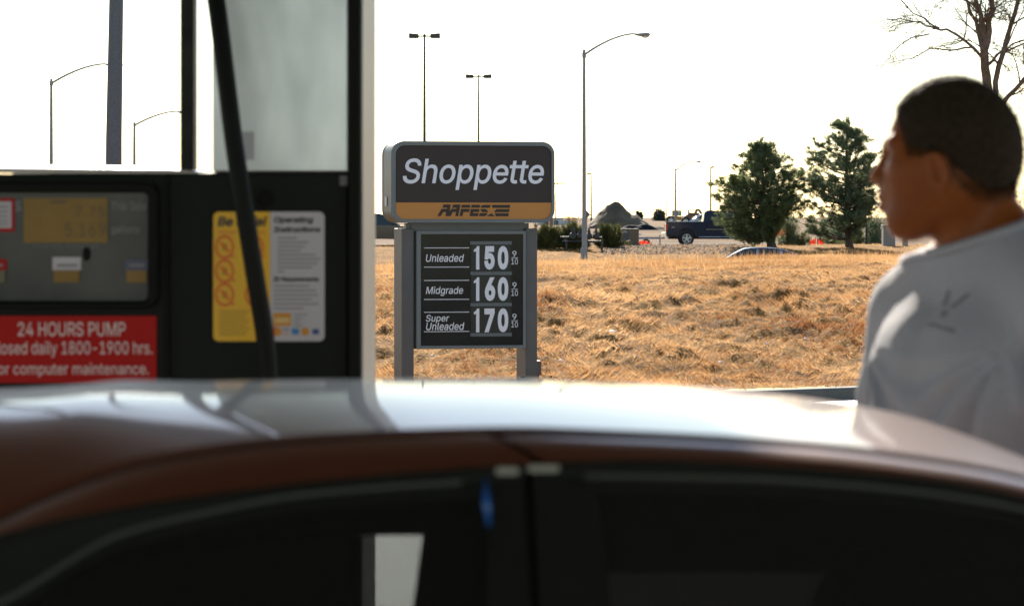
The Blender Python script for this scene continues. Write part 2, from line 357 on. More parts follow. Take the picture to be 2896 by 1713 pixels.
# dry grass on the bank and the verge: countless blades, one mass
M_grass = leafmat('dry_grass', (.31,.145,.045), (.78,.49,.24), .5)
M_grass2 = leafmat('rusty_grass', (.22,.085,.028), (.42,.19,.07), .45)
def _grass():
    n = 60000; s = RNG.random(n)**1.05*28.5+.15
    half = .24*(s+21)+1.2; X = (RNG.random(n)*2-1)*half; Y = curb_y(X)+s
    dens = np.clip(.70+1.3*fbm(X*4.6, Y*2.6, 3, 3)+1.0*fbm(X*.5, Y*.4, 3, 40), .06, 1); dens = np.where(s > 15, np.maximum(dens, .75), dens)
    k = RNG.random(n) < dens; X, Y, s = X[k], Y[k], s[k]; per = 12
    X = np.repeat(X, per); Y = np.repeat(Y, per); s = np.repeat(s, per); m = len(X)
    X = X+RNG.normal(size=m)*.055; Y = Y+RNG.normal(size=m)*.055
    # a leaning direction shared by neighbours gives combed, matted clumps
    ang = 7*fbm(X*.9, Y*.7, 3, 77)*math.pi+RNG.normal(size=m)*.8
    up = .35+RNG.random(m)*.75+np.where(s > 18, .35, 0)
    D = np.stack([np.cos(ang), np.sin(ang)*.8-.2, up], 1)
    Z = ground_z(X, Y)+ground_bumps(X, Y)-.012
    L = (.042+.062*RNG.random(m))*(1+.5*np.clip(fbm(X*.8,Y*.8,2,90)*3,-.6,1)); W = .005+.006*RNG.random(m)
    mi = (fbm(X*.55, Y*.45, 3, 55)+RNG.normal(size=m)*.05 > .14)&(s < 14)
    o = blades('bank_grass', np.stack([X,Y,Z],1), D, L, W, [M_grass, M_grass2], mi=mi.astype(int)); tag(o, 'dry tan grass covering the bank behind the sign', 'grass', kind='stuff')
    # taller seed stalks along the crest
    n = 9000; s = 17+RNG.random(n)*11; half = .24*(s+21)+1.2; X = (RNG.random(n)*2-1)*half; Y = curb_y(X)+s
    D = np.stack([RNG.normal(size=n)*.35, RNG.normal(size=n)*.35, np.ones(n)], 1); Z = ground_z(X,Y)+ground_bumps(X,Y)-.02
    o = blades('crest_grass', np.stack([X,Y,Z],1), D, .10+.16*RNG.random(n), .005+.005*RNG.random(n), M_grass); tag(o, 'pale taller dry grass stalks along the crest of the bank', 'grass', kind='stuff')
    # verge beyond the hidden road
    n = 30000; Y = 103+RNG.random(n)*21; X = (RNG.random(n)*2-1)*.25*Y
    D = np.stack([RNG.normal(size=n), RNG.normal(size=n)*.8, .5+RNG.random(n)], 1); Z = ground_z(X,Y)+ground_bumps(X,Y)-.02
    o = blades('verge_grass', np.stack([X,Y,Z],1), D, .06+.09*RNG.random(n), .02+.015*RNG.random(n), M_grass); tag(o, 'short dry grass on the verge below the pines', 'grass', kind='stuff')
_grass()
# leftover snow in the hollows of the bank
M_snow = mat('old_snow', (.80,.82,.86), .6, var=.06, scale=20, bump=.3, bscale=80)
def _snow():
    m = MB()
    for px, py, w_, in ((1732,947,46),(2037,1014,26),(2278,960,18),(1585,1004,34),(2170,975,14),(1800,1012,22),(1222,1008,22),(1247,1062,16),(1075,900,14),(2205,905,16),(1960,860,14),(1700,870,12),(1540,995,12)):
        # where the line of sight through this spot meets the bank
        for Y in np.arange(20, 47, .05):
            q = P(px, py, Y)
            if float(ground_z(q.x, q.y)) >= q.z-.02 and Y > curb_y(q.x): break
        hw = w_/2/F*Y; k = 18; zz = gz(q.x, q.y)
        hw *= .62; vs = [(q.x, q.y, zz+.020)]
        for ring_, h in ((.55,.016),(1.0,-.03)):
            for j in range(k):
                a = 2*math.pi*j/k; rr = hw*ring_*(.75+.45*noise2(np.array([j*.7+px]), np.array([py*.1]))[0]); xx, yy = q.x+rr*math.cos(a), q.y+rr*.9*math.sin(a); vs.append((xx, yy, gz(xx,yy)+h))
        f = [(0,1+j,1+(j+1)%k) for j in range(k)]+[(1+j,1+k+j,1+k+(j+1)%k,1+(j+1)%k) for j in range(k)]; m.add(vs, f)
    tag(m.build('snow', M_snow, smooth=180), 'small leftover patches of snow between clumps on the bank', 'snow', kind='stuff')
_snow()
# stones of the gravel bed in front of the pickup
M_gravel = mat('gravel_stone', (.15,.108,.075), .9, spec=.1, var=.5, scale=.9)
def _gravel():
    n = 3600; t = RNG.random(n); X = 4.2+RNG.random(n)*7.6; Y = 111.0+RNG.random(n)*12
    k = (Y > 111+.0*X+3*np.clip((3.0-X)/2,0,1)); X, Y = X[k], Y[k]; n = len(X); Z = ground_z(X,Y)+ground_bumps(X,Y)
    r = .025+.05*RNG.random(n)**2; O = np.array([[1,0,0],[0,1,0],[-1,0,0],[0,-1,0],[0,0,1]]); V = np.stack([X,Y,Z],1)[:,None,:]+O[None]*r[:,None,None]*(.6+.8*RNG.random((n,5,1)))
    Fc = np.array([[0,1,4],[1,2,4],[2,3,4],[3,0,4]]); Fc = (np.arange(n)[:,None,None]*5+Fc[None]).reshape(-1,3)
    o = np_mesh('gravel_bed', V.reshape(-1,3), Fc, 3, M_gravel); tag(o, 'bed of loose brownish gravel in front of the blue pickup', 'gravel', kind='stuff')
_gravel()
# ------------------------------------------------------------------ price sign
M_alu = mat('sign_grey_metal', (.155,.165,.16), .5, .0, var=.06, scale=4, bump=.05)
M_post = mat('post_brown_grey', (.105,.095,.09), .55, var=.10, scale=5)
M_postl = mat('post_grey', (.20,.215,.22), .5, var=.08, scale=5)
M_brown = mat('sign_brown_face', (.050,.037,.032), .5, spec=.2, var=.05, scale=2)
M_gold = mat('sign_gold_band', (.50,.20,.03), .45, var=.04, scale=2)
M_goldl = mat('sign_gold_line', (.58,.33,.10), .5)
M_white = mat('letter_white', (.78,.76,.78), .5)
M_black = mat('board_black', (.008,.009,.008), .10, var=.3, scale=3, spec=.22)
M_red = mat('red_plastic', (.5,.03,.03), .4)
def make_sign():
    Y0 = 20.3; a = R(13); S = F/Y0; cx = 1324
    root = thing('price_sign', 'brown and grey fuel price sign on two posts with yellow band', 'sign', (P(cx,620,Y0).x, Y0, 0), a)
    X = lambda px: (px-cx)/S/math.cos(a); Z = lambda py: EYE-(py-HY)/S
    zb = -.05
    d = .42; y0 = -d/2
    # light box
    o = rrect(X(1095), X(1553), Z(630), Z(402), .105); i = rrect(X(1108), X(1544), Z(620), Z(414), .075); i2 = rrect(X(1102), X(1549), Z(625), Z(408), .09)
    m = MB(); m.ring(o, i, y0, y0+.03); m.ring(rrect(X(1096.5), X(1551.5), Z(629), Z(403.5), .10), i2, y0+.03, d/2-.03); m.ring(o, i, d/2-.03, d/2)
    case = m.build('light_box', M_alu, root, smooth=35, bevel=.004)
    m = MB(); f = rrect(X(1106), X(1546), Z(622), Z(412), .08)
    zb2 = Z(573); up = [(x, max(z, zb2)) for x, z in f]; lo = [(x, min(z, zb2-.001)) for x, z in f]
    def dd(p):
        q = []
        for t in p:
            if not q or (abs(t[0]-q[-1][0])+abs(t[1]-q[-1][1])) > 1e-6: q.append(t)
        return q
    m.prism(dd(up), y0+.012, y0+.02, 0); face = m.build('face_panel', M_brown, root)
    m = MB(); m.prism(dd(lo), y0+.012, y0+.02, 0); band = m.build('gold_band', M_gold, root)
    m = MB(); m.prism(rrect(X(1106), X(1546), Z(622), Z(412), .08), d/2-.02, d/2-.012); m.build('back_panel', M_brown, root)
    yl = y0+.0085
    m = MB(); put_text(m, 'Shoppette', X(1128), X(1523), Z(538), Z(450), yl, shear=.17, bold=.009, spc=.98); m.build('lettering', M_white, face)
    # the star-and-stripes word mark on the band
    lx = lambda u: X(1200+u*260/2509); lz = lambda v: Z(560+v*80/772); m = MB()
    polys = [[(400,183),(590,183),(555,360),(610,300),(740,300),(745,270),(620,270),(665,183),(850,183),(790,495),(712,495),(735,383),(650,383),(585,495),(450,495),(470,383),(385,383),(320,495),(232,495),(340,300),(480,300),(490,268),(365,268)],
             [(885,190),(1120,190),(1105,268),(872,268)], [(865,300),(1100,300),(1085,385),(930,385),(905,495),(828,495)],
             [(1150,190),(1388,190),(1370,268),(1140,268)], [(1133,303),(1365,303),(1350,385),(1195,385),(1190,415),(1340,415),(1325,497),(1098,497)],
             [(1395,268),(1410,225),(1440,200),(1480,192),(1675,192),(1640,272)], [(1388,303),(1520,303),(1560,320),(1585,350),(1595,388),(1450,388),(1410,360)], [(1370,415),(1582,415),(1565,455),(1540,480),(1500,497),(1350,497)],
             [(1700,192),(2200,192),(2185,272),(1720,272)], [(1840,305),(2180,305),(2165,388),(1780,388),(1758,368)], [(1780,418),(2160,418),(2145,500),(1808,500)], [(1560,497),(1685,418),(1785,497)]]
    for p in polys: m.flat([(lx(u), lz(v)) for u, v in p], yl)
    m.build('word_mark', M_brown, band)
    # neck and posts
    m = MB(); m.bx(X(1160), X(1478), -.06, .10, Z(655), Z(629)); m.bx(X(1146), X(1160), -.05, .03, Z(646), Z(631)); m.bx(X(1478), X(1492), -.05, .03, Z(646), Z(631)); m.build('neck', M_alu, root, bevel=.003)
    for x0, x1 in ((X(1131), X(1165)), (X(1479), X(1512))):
        m = MB(); m.bx(x0, x1, -.10, .24, zb, Z(646)); m.build('post', M_post, root, bevel=.006)
    # price board
    m = MB(); m.ring([(X(1171),Z(984)),(X(1478),Z(984)),(X(1478),Z(653)),(X(1171),Z(653))], [(X(1183),Z(975)),(X(1470),Z(975)),(X(1470),Z(662)),(X(1183),Z(662))], -.125, .06); m.bx(X(1165), X(1171), -.05, .05, Z(984), Z(655)); m.build('board_frame', M_alu, root, bevel=.003)
    m = MB(); m.bx(X(1182), X(1471), -.105, .05, Z(976), Z(661)); bd = m.build('price_board', M_black, root)
    yb = -.108
    bw = lambda u: X(1050+u*520/1072); bz = lambda v: Z(390+v*720/1484)
    m = MB()
    for v in (640,751,828,938,1012,1124): m.bx(bw(294), bw(555), yb-.001, yb+.001, bz(v+2), bz(v-2))
    m.build('rule_lines', M_white, bd)
    for t, x0, x1, v0, v1 in (('Unleaded',305,525,677,721),('Midgrade',305,520,863,918),('Super',305,440,1027,1076),('Unleaded',306,527,1072,1116)):
        m = MB(); put_text(m, t, bw(x0), bw(x1), bz(v1), bz(v0), yb, shear=.18, bold=.008); m.build('lettering', M_white, bd)
    for c in (698, 881, 1064):
        m = MB(); put_text(m, '9', bw(806), bw(830), bz(c-6), bz(c-40), yb, bold=.004); put_text(m, '10', bw(800), bw(838), bz(c+39), bz(c+6), yb, bold=.004); m.bx(bw(800), bw(838), yb-.001, yb+.001, bz(c+1.5), bz(c-1.5)); m.build('fraction', M_white, bd)
    for t, v0, v1 in (('150',630,766),('160',811,948),('170',992,1130)):
        m = MB()
        for k, ch in enumerate(t):
            x0, x1 = ((581,613),(642,702),(720,781))[k] if ch != '6' else (645,705); (put_text(m, ch, bw(x0), bw(x1), bz(v1), bz(v0), yb-.006, bold=.045) if ch != '1' else m.flat([(bw(x),bz(v0+(v1-v0)*u)) for x, u in ((594,1),(613,1),(613,0),(600,0),(594,.08),(581,.16),(581,.25),(594,.22))], yb-.006))
        m.build('price_digits', M_white, bd)
    for v in (612, 789, 970, 1145):
        m = MB(); m.bx(bw(560), bw(801), yb-.012, yb+.003, bz(v+9), bz(v-10)); m.bx(bw(560), bw(801), yb-.016, yb-.010, bz(v+9), bz(v+4)); m.build('digit_rail', mat('rail_grey', (.10,.11,.115), .35), bd)
    for v0, v1 in ((620,780),(800,960),(980,1138)):
        m = MB(); m.bx(bw(563), bw(797), yb-.003, yb+.002, bz(v1), bz(v0)); m.build('digit_backing', mat('digit_card_black', (.012,.014,.014), .2, spec=.3), bd)
    # switch box low on the post
    m = MB(); m.bx(X(1512), X(1527), -.06, .06, Z(1062), Z(1026)); m.bx(X(1512), X(1523), -.03, .03, Z(1095), Z(1062)); sb = m.build('switch_box', M_post, root, bevel=.003)
    m = MB(); m.bx(X(1514), X(1526), -.05, .05, Z(1026), Z(1021)); m.build('red_cap', M_red, sb)
    m = MB(); m.bx(X(1463), X(1475), -.115, -.101, Z(1090), Z(1062)); m.build('junction_plate', M_black, root)
    m = MB(); m.prism(rrect(-.035, .035, -.04, .04, .01), -.003, 0); st = m.build('sticker', mat('sticker_white', (.6,.6,.58), .5), root)
    st.location = (X(1095)-.0005, .02, Z(570)); st.rotation_euler = (0, 0, R(-90))
    return root
make_sign()

# ------------------------------------------------------------------ fuel pump
M_pdark = mat('pump_black_green', (.011,.0145,.012), .5, spec=.12, var=.15, scale=3, bump=.05)
M_pblk = mat('pump_black', (.006,.0075,.006), .5, spec=.12, var=.1, scale=4)
M_beige = mat('pump_beige_side', (.43,.34,.27), .5, var=.08, scale=2)
M_pale = mat('pump_pale_panel', (.68,.69,.68), .34, .85, scale=3.0, color2=(.53,.55,.545), stretch=(3,1,1.1))
M_cap = mat('pump_cap_glare', (.80,.77,.72), .18, var=.04, spec=1.0, coat=1.0)  # white stands in for sun glare on the pump's top
M_disp = mat('display_grey', (.04,.045,.048), .18, spec=.25, color2=(.085,.09,.085), scale=4)  # paler blotches: dust smears standing in for hazy glare
M_lcd = mat('lcd_amber', (.26,.165,.045), .25, spec=.15, var=.12, scale=6)
M_dig = mat('lcd_digit', (.12,.082,.032), .4)
M_sred = mat('notice_red', (.42,.010,.008), .45, spec=.15, var=.05, scale=4)
M_pink = mat('notice_letter', (.75,.60,.58), .5)
M_yel = mat('sticker_yellow', (.78,.46,.012), .4)
M_gry = mat('sticker_grey_white', (.50,.50,.54), .4)
M_ink = mat('sticker_ink', (.03,.03,.03), .5)
M_orng = mat('sticker_orange_red', (.72,.16,.02), .5)
M_ltx = mat('faint_text', (.22,.22,.23), .5)
M_rub = mat('hose_rubber', (.007,.009,.007), .5, spec=.15, var=.1, scale=20)
M_postt = mat('post_olive', (.022,.025,.021), .5, spec=.15, var=.5, scale=14)
def lines(parent, mtl, rows):
    for t, x0, x1, z0, z1, y, b in rows:
        m = MB(); put_text(m, t, x0, x1, z0, z1, y, bold=b); m.build('lettering', mtl, parent)
def make_pump():
    Y0 = 5.2; S = F/Y0; root = thing('gas_pump', 'dark fuel pump with amber display, red notice and yellow instruction sticker', 'fuel pump', (P(430,620,Y0).x, Y0, 0))
    ox = root.location.x; X = lambda px: (px-CX)/S-ox; Z = lambda py: EYE-(py-HY)/S; D = .70
    zi = .15
    m = MB(); m.bx(X(-100), X(470), 0, D, zi, Z(492)); m.bx(X(470), X(985), .012, D, zi, Z(488)); body = m.build('cabinet', M_pdark, root, bevel=.006)
    m = MB(); m.grid([[(X(px), .004+.05*(1-math.cos(a)), Z(490)+(Z(pt)-Z(490))*math.sin(a)) for a in np.linspace(0, math.pi/2, 9)]+[(X(px), D-.02, Z(pt)), (X(px), D-.02, Z(490))] for px, pt in ((-104,466),(470,471),(548,478),(560,484))], flip=True); m.build('top_glare_cap', M_cap, root, smooth=50)  # rounded white strip shaped to carry the glare along the top edge
    m = MB(); m.bx(X(985), X(1024), -.015, .06, zi, 2.949); m.build('corner_post', M_pblk, root, bevel=.008)
    m = MB(); m.bx(X(987), X(1023), .062, D, zi, 2.948); m.build('side_panel', M_beige, root, bevel=.004)
    m = MB(); m.bx(X(598), X(985), .02, D-.02, Z(488)+.001, 2.949); up = m.build('upper_panel', M_pale, root, bevel=.004)
    m = MB(); m.bx(X(640), X(716), .016, .0195, Z(452), Z(372)); m.build('faded_label', mat('faded_label', (.40,.43,.47), .4), up)
    m = MB(); m.bx(X(-110), X(1028), -.02, D, 2.95, 3.15); m.build('top_housing', M_pblk, root, bevel=.02)
    m = MB(); m.bx(X(506), X(546), .02, .10, Z(490), 2.949); m.build('mast_post', M_postt, root, bevel=.004)
    m = MB(); m.bx(X(-100), X(-62), .02, .10, Z(486), 2.949); m.build('mast_post', M_postt, root, bevel=.004)
    # display
    m = MB(); m.ring(rrect(X(-62), X(452), Z(872), Z(512), .03), rrect(X(-30), X(421), Z(850), Z(545), .012), -.03, 0.0); m.build('display_bezel', M_pblk, root, bevel=.008)
    m = MB(); m.flat(rrect(X(-32), X(423), Z(852), Z(543), .012), -.004); dp = m.build('display_panel', M_disp, root)
    m = MB(); m.bx(X(68), X(305), -.008, -.004, Z(686), Z(560)); lcd = m.build('display_screen', M_lcd, dp)
    lines(lcd, M_dig, [('7.75', X(215), X(298), Z(614), Z(584), -.009, .0), ('5.169', X(185), X(300), Z(670), Z(630), -.009, .0)]); m = MB(); m.bx(X(145), X(190), -.0091, -.0089, Z(575), Z(567)); m.build('screen_caption', M_dig, lcd)
    lines(dp, M_ltx, [('$', X(44), X(62), Z(600), Z(566), -.006, .01), ('This Sale', X(315), X(415), Z(594), Z(570), -.006, .01), ('gallons', X(315), X(395), Z(664), Z(638), -.006, .01), ('price per gallon, all taxes included', X(95), X(280), Z(701), Z(690), -.006, 0)])
    m = MB(); m.bx(X(-25), X(42), -.007, -.004, Z(655), Z(561)); rs = m.build('red_bordered_label', M_sred, dp)
    m = MB(); m.bx(X(-22), X(34), -.009, -.007, Z(645), Z(570)); [m.bx(X(-10), X(26), -.0095, -.009, Z(py+2), Z(py-2), 1) for py in (585,598,611,624,634)]; m.build('label_face', [M_gry, M_ltx], rs)
    for x0, x1, top, tm in ((150,230,727,M_gry),(355,420,735,mat('label_blue', (.07,.08,.16), .4)),(-60,20,733,M_sred)):
        m = MB(); m.bx(X(x0), X(x1), -.008, -.004, Z(764), Z(top)); m.bx(X(x0+12), X(x1-10), -.0085, -.008, Z(754), Z(746), 1); lb = m.build('grade_label', [tm, M_ltx], dp)
        m = MB(); m.bx(X(x0+4), X(x1-4), -.012, -.004, Z(798), Z(764)); m.build('grade_button', M_lcd if x0 > 0 else mat('button_olive', (.13,.13,.06), .4), dp)
    m = MB(); m.ell((X(246), -.004, Z(718)), (.009,.003,.016), 10, 8); m.build('key_latch', M_pblk, dp)
    # red notice
    m = MB(); m.bx(X(-40), X(443), -.006, 0, Z(1082), Z(893)); nt_ = m.build('notice_panel', M_sred, root)
    lines(nt_, M_pink, [('24 HOURS PUMP', X(52), X(356), Z(950), Z(910), -.008, .008), ('Closed daily 1800-1900 hrs.', X(-28), X(432), Z(1010), Z(964), -.008, .006), ('for computer maintenance.', X(-18), X(422), Z(1066), Z(1025), -.008, .006)])
    # yellow and white instruction sticker
    m = MB(); m.flat(rrect(X(602), X(917), Z(965), Z(599), .012), .0095, 0); st = m.build('instruction_sticker', M_gry, root)
    full = rrect(X(602), X(917), Z(965), Z(599), .012); xl = X(763); m = MB(); pl = []
    for x, z in full:
        q = (min(x, xl), z)
        if not pl or abs(q[0]-pl[-1][0])+abs(q[1]-pl[-1][1]) > 1e-6: pl.append(q)
    m.flat(pl, .0085); yl = m.build('warning_half', M_yel, st)
    SX = lambda u: X(460+u*620/1416); SZ = lambda v: Z(460+v*650/1484)
    m = MB(); put_text(m, 'Be Safe!', SX(352), SX(672), SZ(412), SZ(346), .0078, 0, shear=.2, bold=.03)
    for k in range(9): m.bx(SX(362), SX(560-(k%3)*12), .0077, .0079, SZ(956+k*19+4), SZ(956+k*19-2), 2)
    for cx_ in (398, 590):
        for cz_ in (545, 700, 852):
            c = [(SX(cx_)+.021*math.cos(t), SZ(cz_)+.026*math.sin(t)) for t in np.linspace(0, 2*math.pi, 25)[:-1]]; ci = [(SX(cx_)+.016*math.cos(t), SZ(cz_)+.020*math.sin(t)) for t in np.linspace(0, 2*math.pi, 25)[:-1]]
            m.ring(c, ci, .0077, .0079, 1); m.bar((SX(cx_-26), .0078, SZ(cz_-30)), (SX(cx_+26), .0078, SZ(cz_+30)), .006, .0002, 1)
            m.bx(SX(cx_-14), SX(cx_+14), .0079, .0081, SZ(cz_+20), SZ(cz_-20), 2); m.bx(SX(cx_+40), SX(cx_+68), .0077, .0079, SZ(cz_+66), SZ(cz_+54), 1)
    put_text(m, 'Stop engine', SX(358), SX(660), SZ(464), SZ(436), .0078, 1, bold=.01); m.build('lettering', [M_ink, M_orng, mat('sticker_olive_ink', (.33,.20,.02), .5)], yl)
    m = MB(); put_text(m, 'Operating', SX(718), SX(972), SZ(398), SZ(348), .0088, 0, shear=.15, bold=.03); put_text(m, 'Instructions', SX(715), SX(1018), SZ(450), SZ(412), .0088, 0, shear=.15, bold=.03); put_text(m, 'ID Requirements', SX(712), SX(1008), SZ(775), SZ(736), .0088, 0, shear=.1, bold=.03)
    for k, e in enumerate((865,940,915,890,985,1018,1000,965,785)): m.bx(SX(740), SX(e), .0087, .0089, SZ(486+k*27+6), SZ(486+k*27-4), 1)
    for k, e in enumerate((945,990,1000,960,1004,910)): m.bx(SX(716), SX(e), .0087, .0089, SZ(795+k*29+6), SZ(795+k*29-4), 1)
    m.bx(SX(712), SX(827), .0087, .0089, SZ(1055), SZ(970), 2); m.bx(SX(724), SX(815), .0083, .0085, SZ(1035), SZ(1000), 7)
    for k, e in enumerate((930,905,885,905)): m.bx(SX(846), SX(e), .0087, .0089, SZ(980+k*24+4), SZ(980+k*24-4), 1)
    m.ell((SX(724), .0088, SZ(1090)), (.008,.0004,.010), 12, 6, 3); m.ell((SX(742), .0086, SZ(1090)), (.008,.0004,.010), 12, 6, 2)
    m.bx(SX(775), SX(815), .0087, .0089, SZ(1080), SZ(1074), 4); m.bx(SX(775), SX(815), .0087, .0089, SZ(1108), SZ(1100), 2); m.bx(SX(832), SX(878), .0087, .0089, SZ(1110), SZ(1070), 5); m.ell((SX(918), .0088, SZ(1090)), (.009,.0004,.009), 12, 6, 2); m.bx(SX(965), SX(1008), .0087, .0089, SZ(1108), SZ(1074), 6)
    m.build('lettering', [M_ink, mat('sticker_fine_text', (.24,.24,.27), .5), mat('sticker_orange', (.62,.27,.02), .5), mat('logo_red', (.6,.05,.04), .5), mat('logo_navy', (.05,.06,.18), .5), mat('logo_blue', (.05,.22,.5), .5), mat('logo_indigo', (.05,.07,.28), .5), mat('logo_cream', (.7,.5,.2), .5)], st)
    m = MB(); c = [(X(746)+.0165*math.cos(t), Z(563)+.019*math.sin(t)) for t in np.linspace(0, 2*math.pi, 25)[:-1]]; ci = [(X(746)+.012*math.cos(t), Z(563)+.0145*math.sin(t)) for t in np.linspace(0, 2*math.pi, 25)[:-1]]; m.ring(c, ci, .002, .012); m.build('door_lock', M_pblk, root)
    m = MB(); m.bx(X(960), X(982), .009, .0118, Z(525), Z(496)); [m.bx(X(962), X(980), .0085, .009, Z(py+2), Z(py-2), 1) for py in (503,512,519)]; m.build('number_label', [mat('number_label_grey', (.12,.125,.125), .5), M_ltx], root)
    m = MB(); m.bx(X(468), X(477), .0, .0115, zi, Z(490)); m.build('door_seam', M_pblk, root)
    # hose
    pts = [P(px, py, y) for px, py, y in ((548,-1150,5.24),(556,-700,5.22),(566,-330,5.16),(580,-140,5.07),(604,0,5.02),(628,200,4.98),(652,400,4.96),(683,600,4.95),(716,800,4.96),(742,960,4.98),(752,1090,5.0),(738,1260,5.02),(690,1400,5.05),(620,1440,5.10),(575,1360,5.14))]
    pts = [Vector((p.x-ox, p.y-Y0, p.z)) for p in pts]; q = []
    for i in range(len(pts)-1):
        p0, p1, p2, p3 = pts[max(i-1,0)], pts[i], pts[i+1], pts[min(i+2,len(pts)-1)]
        for t in np.linspace(0,1,6)[:-1]: q.append(.5*((2*p1)+(p2-p0)*t+(2*p0-5*p1+4*p2-p3)*t*t+(-p0+3*p1-3*p2+p3)*t**3))
    q.append(pts[-1]); m = MB(); m.tube(q, .0195, 12); m.build('fuel_hose', M_rub, root, smooth=180)
    m = MB(); m.bx(X(545), X(625), -.09, .012, Z(1390), Z(1240)); m.bx(X(560), X(610), -.11, -.02, Z(1360), Z(1180)); m.build('nozzle_holster', M_pblk, root, bevel=.01)
    m = MB(); m.prism(rrect(X(-350), X(1250), -.05, zi, .04), -.25, D+.25); o = m.build('island_kerb', M_curb); o.location = root.location; tag(o, 'raised concrete island under the fuel pump', 'pump island')
make_pump()
# ------------------------------------------------------------------ foreground sedan (its left side towards us, nose to the left)
M_paint = mat('car_paint_russet', (.165,.050,.022), .36, .5, spec=.5, coat=.6, bump=0, var=.06, scale=300)
_p = M_paint.node_tree.nodes['Principled BSDF']; _p.inputs['Sheen Weight'].default_value = .10; _p.inputs['Sheen Roughness'].default_value = .35     # road dust on the paint
M_gap = mat('panel_gap', (.012,.012,.011), .8)
M_trim = mat('window_rubber', (.015,.014,.009), .6, spec=.18, var=.15, scale=15)
M_bright = mat('trim_line', (.085,.08,.06), .3)
M_cream = mat('trim_end_highlight_cream', (.42,.38,.29), .45)  # cream painted for the highlights on the trim ends
M_liner = mat('headliner', (.045,.043,.035), .9, var=.1)
M_seat = mat('seat_fabric', (.03,.029,.026), .9, var=.2, scale=40)
M_blue = mat('glass_edge_highlight', (.02,.13,.45), .15, spec=.8)  # painted blue reflection at the edge of the glass
M_glass = glassmat('car_glass_near', (.22,.23,.22), dust=0, refl=.9, film=.022)
M_glassr = glassmat('car_glass_rear_near', (.10,.105,.10), dust=0, refl=.9, film=.03)
M_glassd = glassmat('car_glass_dusty', (.22,.24,.26), dust=0, refl=.4)
M_glasst = glassmat('car_glass_rear_tint', (.012,.012,.012), dust=0, refl=.5)
M_tyre = mat('tyre_rubber', (.02,.02,.02), .8, var=.15, scale=30)
M_rim = mat('alloy_rim', (.55,.56,.58), .3, .8, var=.05)
